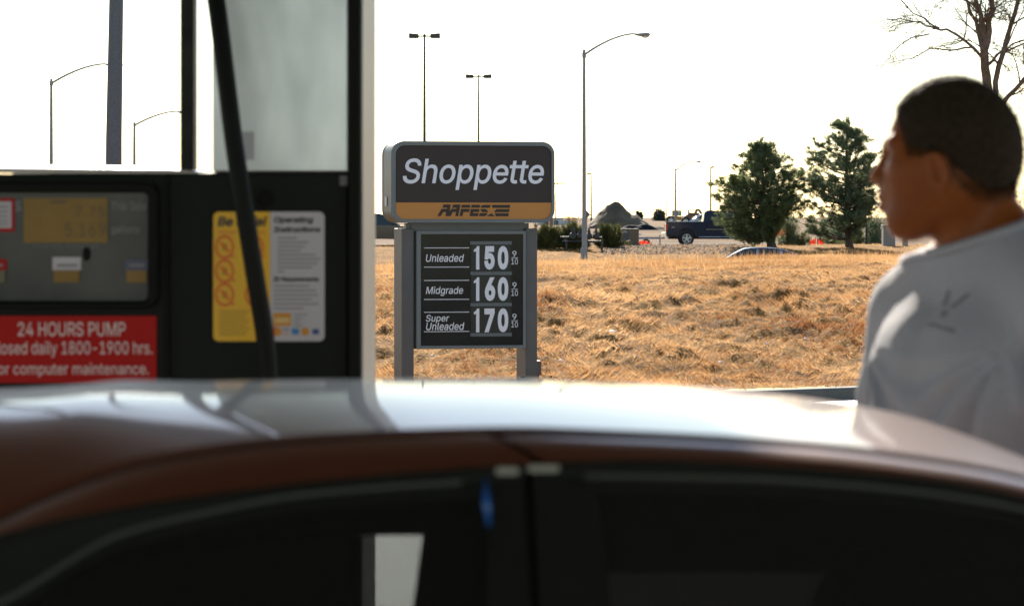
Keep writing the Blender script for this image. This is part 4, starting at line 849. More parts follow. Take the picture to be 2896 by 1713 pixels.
    m = MB()
    for p in polys:
        # refine the outline so the print follows the folds
        c = np.mean(np.array(p), 0); o = []
        for k in range(len(p)):
            a_, b_ = np.array(p[k]), np.array(p[(k+1)%len(p)])
            for t in np.linspace(0,1,4)[:-1]: o.append(a_+(b_-a_)*t)
        rings = [[c+(q_-c)*f for q_ in o] for f in (.02,.35,.7,1.0)]; vs = []; ok = True
        for rg in rings:
            for q_ in rg:
                tgt = P(ex(q_[0]), ey(q_[1]), Y0)-Vector((hc.x, Y0, 0)); d_ = (tgt-eye).normalized(); hit = bvh.ray_cast(eye, d_, 8)
                if hit[0] is None: ok = False; break
                vs.append(hit[0]-d_*.0012)
            if not ok: break
        if ok:
            n_ = len(o); m.add(vs, [(r_*n_+j, r_*n_+(j+1)%n_, (r_+1)*n_+(j+1)%n_, (r_+1)*n_+j) for r_ in range(3) for j in range(n_)])
    if m.v: m.build('chest_emblem', M_em, sh, smooth=180)
    # trousers and shoes (behind the car)
    M_tr = mat('dark_blue_cloth', (.03,.035,.06), .9, var=.1, scale=60)
    def d_tr(x,y,z):
        X,Y,Z = to_torso(x,y,z); A = np.abs(Y); leg = s_cap(X,A,Z,(.015,.092,-.66),(.008,.10,-1.06),.098,.072); leg = smin(leg, s_cap(X,A,Z,(.008,.10,-1.06),(.03,.105,-1.43),.072,.062), .03)
        d = smin(leg, s_ell(X,A,Z,(.012,0,-.60),(.136,.182,.13)), .05); return smax(smax(d, Z+.585, .006), -(Z+1.45), .006)
    V, Fc = surf_nets(d_tr, (-.3,-.4,-1.64), (.4,.42,-.68), .009); V[:,2] += hz; np_mesh('trousers', V, Fc, 4, M_tr, parent=root, smooth=True)
    M_sh = mat('shoe_black', (.015,.015,.015), .5)
    def d_shoe(x,y,z):
        X,Y,Z = to_torso(x,y,z); A = np.abs(Y); d = smin(s_cap(X,A,Z,(.045,.105,-1.465),(-.15,.122,-1.478),.047,.038), s_cap(X,A,Z,(.03,.105,-1.43),(.03,.105,-1.47),.05,.05), .03); return smax(d, -(Z+hz-.15-.001), .004)
    V, Fc = surf_nets(d_shoe, (-.35,-.4,-1.70), (.4,.42,-1.5), .007); V[:,2] += hz; np_mesh('shoes', V, Fc, 4, M_sh, parent=root, smooth=True)
def d_shirt_free(x,y,z):
    X,Y,Z = to_torso(np.float32(x),np.float32(y),np.float32(z)); t = d_trunk(X,Y,Z); return float(smin(t, s_cap(x,y,z,(.030,0,-.060),(.042,0,-.19),.055,.059), .035)-.010)
make_person()
# ------------------------------------------------------------------ lamps and poles
M_galv = mat('galvanised_steel', (.25,.27,.285), .6, .0, var=.10, scale=14)
M_lampg = mat('lamp_glass_pale', (.7,.68,.62), .3)
M_dkgreen = mat('dark_green_paint', (.025,.035,.035), .5)
M_wood = mat('pole_wood', (.30,.15,.06), .9, var=.25, scale=8, stretch=(6,6,.6))
def street_lamp(px, Y, pt, arm_px, rise_px, label, r0=.085, zb=None):
    q = P(px, pt, Y); zb = gz(q.x, Y) if zb is None else zb; root = thing('street_lamp', label, 'street lamp', (q.x, Y, zb), 0, 'cobra-head street lamps along the road')
    H = q.z-zb; A = arm_px/F*Y; B = rise_px/F*Y
    m = MB(); m.tube([(0,0,-.1),(0,0,H*.5),(0,0,H)], [r0*1.25,r0,r0*.72], 12); m.tube([(0,0,H),(0,0,H+.03)], [r0*.8,r0*.5], 12); pole = m.build('pole', M_galv, root, smooth=40)
    m = MB(); m.tube([(0,0,-.1),(0,0,.5)], [r0*1.9,r0*1.7], 12); m.build('pole_base', M_galv, pole, smooth=40)
    zc = H-.22; pts = []
    for t in np.linspace(0,1,15):
        x = A*.80*t; pts.append((x, 0, zc+(B+.22)*(1-(1-min(t*1.0,1))**1.7)))
    m = MB(); m.tube(pts, [r0*.62-(r0*.17)*t for t in np.linspace(0,1,15)], 8); m.bx(-.09,.09,-.09,.09,zc-.12,zc+.1); m.build('arm', M_galv, root, smooth=40)
    zt = pts[-1][2]; k = A/2.7; m = MB()
    G = []
    for u, w_, h_, dz in ((0,.04,.04,0),(.06,.06,.07,-.01),(.25,.10,.11,-.04),(.5,.17,.16,-.04),(.75,.19,.17,-.04),(.92,.14,.12,-.03),(1.0,.02,.03,-.05)):
        G.append([(A*.79+u*.75*k, w_*math.cos(a)*k, zt+(dz+h_*.55*math.sin(a))*k) for a in np.linspace(0,2*math.pi,15)])
    m.grid(G); hd = m.build('lamp_head', M_galv, root, smooth=60)
    m = MB(); m.ell((A*.79+.52*k, 0, zt-.12*k), (.17*k,.13*k,.07*k), 12, 8); m.build('lamp_glass', M_lampg, hd, smooth=180)
    return root
street_lamp(1652, 108, 142, 176, 46, 'tall grey street lamp right of the sign, its base on the bank crest', .085)
street_lamp(145, 131, 225, 190, 44, 'taller of the two street lamps above the fuel pump top', .10)
street_lamp(380, 188, 347, 150, 32, 'shorter street lamp just left of the pump mast', .125)
street_lamp(1910, 363, 478, 68, 22, 'small distant street lamp rising behind the pickup bed', .15)
def twin_lamp(px, Y, pt, span_px, label):
    q = P(px, pt, Y); zb = gz(q.x, Y); root = thing('parking_lot_lamp', label, 'lamp post', (q.x, Y, zb), 0, 'twin-head lot lamps above the sign'); H = q.z-zb; s = span_px/F*Y/2
    m = MB(); m.tube([(0,0,-.1),(0,0,H)], [.10,.045], 10); m.build('pole', M_dkgreen, root, smooth=40)
    m = MB(); m.bx(-s*.45,s*.45,-.03,.03,H-.03,H+.03); m.ell((0,0,H+.03),(.07,.07,.08),10,8); m.build('cross_arm', M_dkgreen, root)
    for g in (-1, 1):
        m = MB(); m.prism([(g*s*.36,H-.05),(g*s*.40,H+.10),(g*s,H+.13),(g*s,H-.08),(g*s*.42,H-.09)], -.19, .19); h = m.build('lamp_head', M_dkgreen, root, bevel=.015)
        m = MB(); m.bx(min(g*s*.5,g*s*.95),max(g*s*.5,g*s*.95),-.15,.15,H-.105,H-.088); m.build('lamp_glass', M_lampg, h)
twin_lamp(1200.5, 112, 103, 88, 'nearer and taller twin-head lamp rising above the left of the sign')
twin_lamp(1353.5, 144, 217, 73, 'shorter twin-head lamp rising above the middle of the sign')
def single_lamp(px, Y, pt, arm, name, label, col=None, rad=.11):
    q = P(px, pt, Y); zb = gz(q.x, Y); root = thing(name, label, 'lamp post', (q.x, Y, zb)); H = q.z-zb
    m = MB(); m.tube([(0,0,-.1),(0,0,H)], [rad*1.2,rad*.7], 8); m.build('pole', col or M_dkgreen, root, smooth=40)
    if arm:
        a = arm/F*Y; m = MB(); m.prism([(0,H-.05),(a*.35,H-.1),(a,H-.12),(a,H+.14),(a*.35,H+.12),(0,H+.06)] if a > 0 else [(0,H+.06),(a*.35,H+.12),(a,H+.14),(a,H-.12),(a*.35,H-.1),(0,H-.05)], -.2, .2); m.build('lamp_head', col or M_dkgreen, root, bevel=.02)
single_lamp(1672, 330, 491, -12, 'shoebox_lamp', 'thin single-head lamp left of the dirt mound')
single_lamp(2010, 300, 473, 9, 'shoebox_lamp', 'thin dark lamp post beside the left edge of the near pine')
single_lamp(2007, 300, 473, -5, 'shoebox_lamp', 'thin dark lamp post beside the left edge of the near pine') if False else None
single_lamp(1885, 500, 568, 0, 'thin_mast', 'very thin distant mast between the far round tree and the loader', M_galv, .11)
single_lamp(1571, 420, 549, 0, 'thin_mast', 'very thin distant mast just right of the wooden utility pole', M_galv, .10)
# wide grey mast close behind the pump
def grey_mast():
    Y = 24; q = P(322, 620, Y); zb = gz(q.x, Y); root = thing('steel_mast', 'thick grey galvanised steel mast rising out of frame behind the pump', 'pole', (q.x, Y, zb))
    m = MB(); m.tube([(-.01,0,-.1),(.0,0,2.0),(.045,0,4.6),(.10,0,8.5)], [.092,.079,.062,.045], 20); m.build('shaft', mat('mast_galvanised', (.115,.125,.14), .65, 0, var=.18, scale=60), root, smooth=40)
    m = MB(); m.bx(-.17,.17,-.17,.17,-.1,.04); m.build('base_plate', M_galv, root, bevel=.01)
grey_mast()
def utility_pole():
    Y = 350; q = P(1559, 505, Y); zb = gz(q.x, Y); root = thing('utility_pole', 'brown wooden utility pole with a cross-arm right of the sign', 'utility pole', (q.x, Y, zb)); H = q.z-zb; k = Y/F
    m = MB(); m.tube([(.3*k,0,-.2),(0,0,H)], [5.0*k,3.6*k], 10); m.build('pole', M_wood, root, smooth=60)
    m = MB(); m.bar((-12*k,0,H-15*k),(38*k,0,H-13.5*k),3.4*k,.12); m.bar((2*k,0,H-27*k),(20*k,0,H-15*k),1.3*k,.06); m.build('cross_arm', M_wood, root)
    m = MB()
    for x in (-11,35.5): m = MB(); m.tube([(x*k,0,H-13*k),(x*k,0,H-7*k)], [.7*k,.4*k], 6); m.build('insulator', M_dkgreen, root)
    m = MB(); m.tube([(-3*k,0,H-16*k),(-3*k,0,H+4*k)], 1.3*k, 8); m.build('transformer', M_dkgreen, root)
utility_pole()
def road_sign():
    Y = 112; q = P(1662, 607, Y); zb = gz(q.x+.02, Y); k = Y/F; root = thing('road_sign', 'diamond road sign half hidden behind the tall street lamp pole', 'road sign', (q.x-.05, Y, zb)); H = q.z-zb
    m = MB(); m.prism([(-11*k,H),(0,H-12*k),(11*k,H),(0,H+12*k)], -.01, .01); m.build('sign_plate', mat('sign_back', (.10,.105,.11), .5), root)
    m = MB(); m.bx(-.03,.03,.011,.05,-.1,H+10*k); m.build('post', M_galv, root)
road_sign()

# ------------------------------------------------------------------ trees
M_bark = mat('pine_bark', (.075,.055,.042), .95, var=.35, scale=12, bump=.5, bscale=30, stretch=(1,1,.35))
M_pine = leafmat('pine_needles', (.055,.088,.038), (.22,.265,.11), .32)
M_pine2 = leafmat('pine_needles_cool', (.05,.084,.048), (.19,.24,.115), .32)
M_jun = leafmat('juniper_sprays', (.032,.045,.016), (.19,.185,.06), .3)
M_farleaf = leafmat('far_needles', (.04,.055,.05), (.09,.11,.09), .2)
M_shrub = leafmat('olive_shrub', (.045,.06,.018), (.22,.22,.08), .4)
M_twig = mat('bare_twig', (.14,.105,.08), .9, var=.25, scale=6)
def outline(pts, z):
    z = np.asarray(z); p = np.array(sorted(pts)); return np.interp(z, p[:,0], p[:,1])
def pine(name, label, px0, py0, Y, trunk, left, right, ntuft, mtl, r0=.2, seed=1, per=46, nl=.19, group=None, sc=1.0):
    """trunk/left/right: photo columns by photo row -> real widths at this tree's distance"""
    rg = np.random.default_rng(seed); k = Y/F; q = P(px0, py0, Y); zb = gz(q.x, Y)-.05; root = thing(name, label, 'tree', (q.x, Y, zb), 0, group)
    Zr = lambda py: EYE-(py-HY)*k-zb; Xr = lambda px: (px-px0)*k
    tr = sorted([(Zr(py), Xr(px)) for px, py in trunk]); Lx = [(Zr(py), Xr(px)) for px, py in left]; Rx = [(Zr(py), Xr(px)) for px, py in right]
    tz = np.array([t[0] for t in tr]); tx = np.array([t[1] for t in tr]); tz[0] = -.15; top = tz[-1]
    trunkx = lambda z: np.interp(z, tz, tx)
    m = MB(); zz = np.linspace(-.15, top, 16); m.tube([(float(trunkx(z)), .05*math.sin(z*1.3), z) for z in zz], [r0*(1-.93*max(z,0)/top)+ (.08*r0/.2 if z < .05 else 0) for z in zz], 10); m.build('trunk', M_bark, root, smooth=60)
    zmin = min(min(a for a, _ in Lx), min(a for a, _ in Rx)); Pb = []; Dd = []; limbs = MB()
    nb = int(ntuft/6.5)
    for b in range(nb):
        u = rg.random(); zt = zmin+(top-zmin)*(1-(1-u)**.80)*.985+.02
        phi = rg.random()*2*math.pi; xl = outline(Lx, zt); xr = outline(Rx, zt); tx0 = float(trunkx(zt)); el = tx0-xl; er = xr-tx0; ed = (el+er)/2*.95
        c, s = math.cos(phi), math.sin(phi); ex = er if c > 0 else el; rad = 1/math.sqrt((c/max(ex,.05))**2+(s/max(ed,.05))**2)*(.70+.31*rg.random()**.6)
        z0 = max(.35*zmin+.2, zt-rad*(.30+.25*rg.random())); x0 = float(trunkx(z0)); tip = np.array([tx0+c*rad, s*rad, zt]); base = np.array([x0, 0, z0])
        mid = base*.45+tip*.55+np.array([0,0,-.09*rad]); pts = [base, mid*.6+base*.4+np.array([0,0,-.02*rad]), mid, tip]; limbs.tube(pts, [r0*.20*(1-.7*z0/top)+.012, r0*.16*(1-.7*z0/top)+.011, .014, .007], 5)
        for t in range(int(3+rg.random()*7)):
            f = .35+.65*rg.random()**.6; p = (base*(1-f)**2+2*f*(1-f)*mid+f*f*tip)+rg.normal(size=3)*np.array([.16,.16,.11])*(.5+.5*min(rad,1.4))
            out = np.array([c, s, .55])+rg.normal(size=3)*.45; out /= np.linalg.norm(out); Pb.append(p); Dd.append(out)
            if rg.random() < .5: limbs.tube([(base*(1-f)+mid*f) if f < .6 else (mid*(1-f)+tip*f), p], [.008,.005], 4)
    for z in np.linspace(top-.75*sc, top+.0, 9): Pb.append(np.array([float(trunkx(z))+rg.normal()*.05, rg.normal()*.05, z])); Dd.append(np.array([rg.normal()*.2, rg.normal()*.2, 1]))
    limbs.build('limbs', M_bark, root, smooth=60)
    Pb = np.array(Pb); Dd = unit(np.array(Dd)); n = len(Pb); t = rg.random((n,per)); size = (.75+.5*rg.random(n))[:,None,None]
    pp = Pb[:,None,:]+Dd[:,None,:]*(t[...,None]-.55)*.30*sc*size+rg.normal(size=(n,per,3))*.035*sc
    dd = Dd[:,None,:]*.75+rg.normal(size=(n,per,3))*.62; ll = (nl*(.7+.6*rg.random((n,per))))*sc*size[...,0]
    blades('foliage', pp.reshape(-1,3), dd.reshape(-1,3), ll.ravel(), (.022+.018*rg.random(n*per))*sc, mtl, root); return root
zz6 = lambda L: [(1940+x*.2965, 300+y*.2965) for x, y in L]
pine('pine_tree', 'leaning dense pine in front of the dark blue pickup', 2184, 693, 116, zz6([(825,1335),(790,1180),(755,1000),(735,800),(725,600),(715,330)]),
     zz6([(690,320),(640,345),(560,400),(520,470),(440,520),(420,620),(330,650),(270,700),(215,780),(215,880),(255,960),(270,1080),(270,1180),(330,1235),(560,1262)]),
     zz6([(740,320),(785,345),(875,410),(910,480),(985,530),(1040,560),(1120,600),(1160,680),(1130,780),(1090,860),(1040,930),(960,1020),(880,1090),(840,1180),(760,1262)]), 1500, M_pine, .22, 3, per=56)
pine('pine_tree', 'upright taller pine with open gaps standing near the face of the man', 2402, 698, 116, zz6([(1560,1340),(1550,1180),(1535,900),(1530,600),(1535,130)]),
     zz6([(1500,120),(1415,170),(1385,230),(1335,270),(1235,330),(1205,400),(1105,440),(1080,540),(1090,680),(1090,790),(1015,860),(1000,970),(1030,1080),(1090,1190),(1200,1215),(1400,1230)]),
     zz6([(1550,120),(1610,160),(1650,240),(1720,290),(1775,390),(1730,470),(1860,470),(1885,600),(1850,720),(1830,830),(1800,900),(1760,1000),(1720,1100),(1640,1200)]), 1100, M_pine2, .19, 8, per=50)
# trees and shrubs behind the two pines
def shrub(name, label, cx, py0, py1, wpx, Y, mtl, n, L=.22, W=.03, seed=1, up=.6, stem=True, cat='shrub', group=None):
    rg = np.random.default_rng(seed); k = Y/F; q = P(cx, py1, Y); zb = gz(q.x, Y); H = (EYE-(py0-HY)*k)-zb; w2 = wpx/2*k; root = thing(name, label, cat, (q.x, Y, zb), 0, group)
    nc = max(7, n//60); C = rg.normal(size=(nc,3)); C = unit(C)*(rg.random((nc,1))**.5); C[:,2] = np.abs(C[:,2]); C = C*np.array([w2*.85, w2*.7, H*.84]); Cr = (.20+.16*rg.random(nc))*max(w2,H*.4)
    i = rg.integers(0, nc, n); off = unit(rg.normal(size=(n,3)))*(rg.random((n,1))**.4)*Cr[i][:,None]; p = C[i]+off; p[:,2] = np.clip(p[:,2], .02, H*1.02)
    d = off/np.maximum(Cr[i][:,None],.01)+rg.normal(size=(n,3))*.5+np.array([0,0,up]); blades('foliage', p, d, L*(.6+.8*rg.random(n)), W*(.6+.8*rg.random(n)), mtl, root)
    m = MB()
    for c in C[:min(nc,26)]: m.tube([(0,0,-.05),(c[0]*.4,c[1]*.4,c[2]*.5),tuple(c)], [.035*H**.5,.022*H**.5,.008], 5)
    m.build('stems', M_bark, root, smooth=60); return root
def juniper(label, cx, py0, py1, wpx, Y, seed, n=70):
    rg = np.random.default_rng(seed); k = Y/F; q = P(cx, py1, Y); zb = gz(q.x, Y); H = (EYE-(py0-HY)*k)-zb; w2 = wpx/2*k; root = thing('juniper_bush', label, 'bush', (q.x, Y, zb), 0, 'spreading juniper bushes by the gas meters'); Pp = []; Dd = []; m = MB()
    for b in range(n):
        a = rg.random()*2*math.pi; e = R(8+72*rg.random()**.8); rl = 1/math.sqrt((math.cos(e)/w2)**2+(math.sin(e)/H)**2)*(.7+.33*rg.random()); d = np.array([math.cos(a)*math.cos(e), math.sin(a)*math.cos(e), math.sin(e)]); b0 = np.array([rg.normal()*.25*w2, rg.normal()*.2*w2, .03]); tip = b0*.6+d*rl; m.tube([tuple(b0), tuple(tip)], [.018,.005], 4)
        t = rg.random(190)**.6; p = b0+(tip-b0)*t[:,None]+rg.normal(size=(190,3))*.045; Pp.append(p); Dd.append(d+rg.normal(size=(190,3))*.42)
    Pp = np.concatenate(Pp); Dd = np.concatenate(Dd); Pp[:,2] = np.maximum(Pp[:,2], .02); blades('foliage', Pp, Dd, .12+.14*RNG.random(len(Pp)), .016+.014*RNG.random(len(Pp)), M_jun, root); m.build('stems', M_bark, root); return root
juniper('largest juniper bush directly right of the sign post', 1550, 634, 702, 100, 115.5, 1, 115)
juniper('middle juniper bush behind the gas meter, left of the street lamp', 1620, 627, 701, 84, 115.2, 2, 100)
juniper('juniper bush between the street lamp and the utility box', 1722, 634, 698, 88, 117, 3, 100)
shrub('evergreen_tree', 'small dark evergreen between the two pines, its crown low', 2232, 590, 693, 90, 122, M_pine, 5200, .17, .02, 4, cat='tree')
shrub('olive_shrub', 'small yellow-green shrub in front of the red netting, left of the tall pine trunk', 2272, 655, 690, 62, 121, M_shrub, 1300, .14, .025, 5)
shrub('olive_shrub', 'yellow-green shrub just right of the tall pine trunk', 2428, 646, 692, 44, 123, M_shrub, 1300, .14, .025, 6)
shrub('olive_shrub', 'pale sparse shrub just left of the tall pine trunk', 2362, 648, 692, 70, 126, M_shrub, 1100, .15, .028, 7)
shrub('evergreen_tree', 'dark evergreen behind the face of the man, right of the tall pine', 2476, 575, 692, 86, 128, M_pine2, 5200, .17, .022, 8, cat='tree')
shrub('evergreen_tree', 'dark evergreen behind the tall pine, mostly hidden by it', 2375, 590, 692, 110, 140, M_pine2, 4200, .18, .024, 9, cat='tree')
shrub('low_hedge', 'low dark clipped hedge at the foot of the evergreens', 2430, 678, 694, 190, 131, M_pine, 5000, .12, .025, 10, cat='hedge')
shrub('evergreen_tree', 'evergreen showing at the right edge behind the nape of the man', 2918, 425, 690, 130, 110, M_pine, 9000, .16, .022, 11, cat='tree')
for cx, p0, p1, wd, lab, sd in ((1778,596,622,18,'smallest far tree, just behind the right slope of the dirt mound',1),(1807,589,624,24,'slim far conifer between the dirt mound and the round tree',2),(1864,588,624,42,'round far tree left of the yellow loader',3)):
    shrub('far_tree', lab, cx, p0, p1, wd, 800, M_farleaf, 2200, .7, .25, 20+sd, cat='tree', group='far trees on the horizon')
# bare deciduous tree
def bare_tree():
    rg = np.random.default_rng(5); Y = 70; q = P(2812, 700, Y); zb = gz(q.x, 70)-.1; root = thing('bare_tree', 'big leafless tree behind the head of the man, limbs fanning to the top right', 'tree', (q.x, Y, zb)); k = Y/F
    pt = lambda px, py, dy=0: np.array([(px-2812)*k, dy, EYE-(py-HY)*k-zb]); segs = []
    limbs = []
    def grow(p, d, L, r, lvl):
        n = 4; pts = [p]; rr = [r]
        for i in range(n):
            d = d+rg.normal(size=3)*(.10+.05*lvl)+np.array([0,0,.035 if lvl > 2 else .0]); d /= np.linalg.norm(d); p = p+d*L/n; pts.append(p); rr.append(r*(1-.6*(i+1)/n))
        limbs.append((pts, rr, lvl))
        if lvl < 5 and r > .004:
            for i in range({2:6,3:5,4:4}.get(lvl, 4)):
                t = .25+.75*rg.random(); b = int(min(t*n, n-1)); base = pts[b]+(pts[b+1]-pts[b])*(t*n-b); a = rg.normal(size=3); a -= d*(a@d); a /= np.linalg.norm(a); sp = .45+.5*rg.random(); nd = d*math.cos(sp)+a*math.sin(sp); grow(base, nd/np.linalg.norm(nd), L*(.42+.25*rg.random()), rr[b]*.5, lvl+1)
    def limb(path, r0, r1, side=9, sl=1.6):
        pts = [pt(*p) for p in path]; Q = []
        for i in range(len(pts)-1):
            for t in np.linspace(0,1,4)[:-1]: Q.append(pts[i]*(1-t)+pts[i+1]*t+rg.normal(size=3)*.02)
        Q.append(pts[-1]); rr = list(np.linspace(r0, r1, len(Q))); limbs.append((Q, rr, 1))
        for s_ in range(side):
            i = int(rg.integers(len(Q)//4, len(Q)-1)); d = Q[i+1]-Q[i]; d /= np.linalg.norm(d); a = rg.normal(size=3)*np.array([1,.8,1]); a -= d*(a@d); a /= np.linalg.norm(a); sp = .5+.5*rg.random(); grow(Q[i], d*math.cos(sp)+a*math.sin(sp), sl*(.6+.6*rg.random()), rr[i]*.42, 2)
        d = Q[-1]-Q[-2]; grow(Q[-1], d/np.linalg.norm(d), sl, r1*.9, 2)
    limb([(2812,720),(2806,560),(2800,380),(2790,220),(2782,130)], .19, .12, 3, 1.2)
    limb([(2783,170),(2740,125),(2690,90),(2650,82),(2600,66),(2545,55),(2490,62)], .05, .012, 15, 1.1)
    limb([(2655,82),(2615,55),(2570,25),(2520,-25)], .03, .012, 8, .9)
    limb([(2745,135),(2690,142),(2630,138),(2580,165),(2530,175)], .03, .010, 9, .8)
    limb([(2630,95),(2570,110),(2530,140),(2505,175)], .024, .009, 7, .7)
    limb([(2784,130),(2775,70),(2762,0),(2755,-80),(2720,-200)], .085, .04, 13, 1.5)
    limb([(2788,140),(2800,60),(2806,0),(2800,-90),(2830,-220)], .10, .05, 12, 1.5)
    limb([(2806,330),(2816,230),(2850,110),(2880,0),(2900,-110),(2960,-250)], .095, .04, 14, 1.5)
    limb([(2806,330),(2850,270),(2900,220),(2990,150),(3080,60)], .08, .035, 12, 1.3)
    limb([(2790,190),(2760,60),(2720,-20),(2660,-120)], .07, .03, 12, 1.4)
    m = MB(); tw = MB()
    for pts, rr, lvl in limbs: (m if lvl < 2 else tw).tube(pts, [max(r, .0042) for r in rr], 7 if lvl < 2 else 4)
    tr = m.build('trunk', M_twig, root, smooth=60); tw.build('branches', M_twig, root)
    # a few leaves still hanging
    Pn = [p[-1] for p, r, l in limbs if l >= 4 and rg.random() < .10]; Pn = np.array(Pn); blades('dead_leaves', Pn, rg.normal(size=(len(Pn),3))+np.array([0,0,-1]), .07, .05, M_grass, root)
bare_tree()
def bare_shrub():
    rg = np.random.default_rng(9); Y = 135; q = P(1618, 650, Y); zb = gz(q.x, Y); root = thing('bare_sapling', 'leafless sapling with a few dry tufts behind the junipers', 'tree', (q.x, Y, zb)); m = MB(); tips = []
    def g(p, d, L, r, l):
        e = p+d*L; m.tube([tuple(p), tuple((p+e)/2+rg.normal(size=3)*.03), tuple(e)], [r, r*.8, r*.6], 4)
        if l == 0: tips.append(e); return
        for _ in range(3): a = d+rg.normal(size=3)*.42; a[2] = abs(a[2])*.8+.25; g(e-d*L*.3*rg.random(), a/np.linalg.norm(a), L*.66, r*.6, l-1)
    for x in (-.25, .1, .3): g(np.array([x*.4,0,-.05]), unit(np.array([[x,.1,1.0]]))[0], .85, .022, 3)
    m.build('branches', M_twig, root); T = np.array(tips); T = T[rg.random(len(T)) < .6]; n = len(T); T = np.repeat(T, 5, 0); blades('dead_leaves', T+rg.normal(size=T.shape)*.03, rg.normal(size=T.shape), .08, .05, M_grass, root)
bare_shrub()
# ------------------------------------------------------------------ vehicles and site things
M_navy = mat('pickup_navy', (.008,.017,.045), .3, .0, spec=.25, coat=.3, var=.1, scale=3)
M_dglass = mat('dark_window', (.008,.010,.012), .08)
M_chrome = mat('chrome', (.6,.6,.6), .15, 1.0)
M_tail = mat('tail_lamp_red', (.55,.02,.015), .3)
M_blkpl = mat('black_plastic', (.015,.015,.016), .5)
def arc(cx, cz, r, a0, a1, n=10): return [(cx+r*math.cos(R(a0+(a1-a0)*k/n)), cz+r*math.sin(R(a0+(a1-a0)*k/n))) for k in range(n+1)]
def wheel_set(root, xs, r, hw, w_=.24, rimr=None):
    for x in xs:
        for sg in (-1, 1):
            c = (x, sg*hw, r); m = MB(); m.wheel(c, [(0,-w_/2+.02),(r*.68,-w_/2),(r*.93,-w_/2),(r,-w_/2+.04),(r,w_/2-.04),(r*.93,w_/2),(r*.68,w_/2),(0,w_/2-.02)]); wh = m.build('wheel', M_tyre, root, smooth=40)
            rr = rimr or r*.62; y = sg*(w_/2+.004); m = MB(); m.wheel(c, [(rr*.86,y*.93),(rr*.9,y+sg*.012),(rr,y+sg*.012),(rr*1.02,y)]); m.wheel(c, [(0,y+sg*.02),(rr*.22,y+sg*.016),(rr*.25,y)], 16)
            for k in range(5):
                a = 2*math.pi*k/5+.3; p0 = (c[0]+math.cos(a)*rr*.15, c[1]+y+sg*.008, c[2]+math.sin(a)*rr*.15); p1 = (c[0]+math.cos(a)*rr*.93, c[1]+y+sg*.010, c[2]+math.sin(a)*rr*.93); m.bar(p0, p1, rr*.34, .012)
            m.build('rim', M_rim, wh, smooth=30)
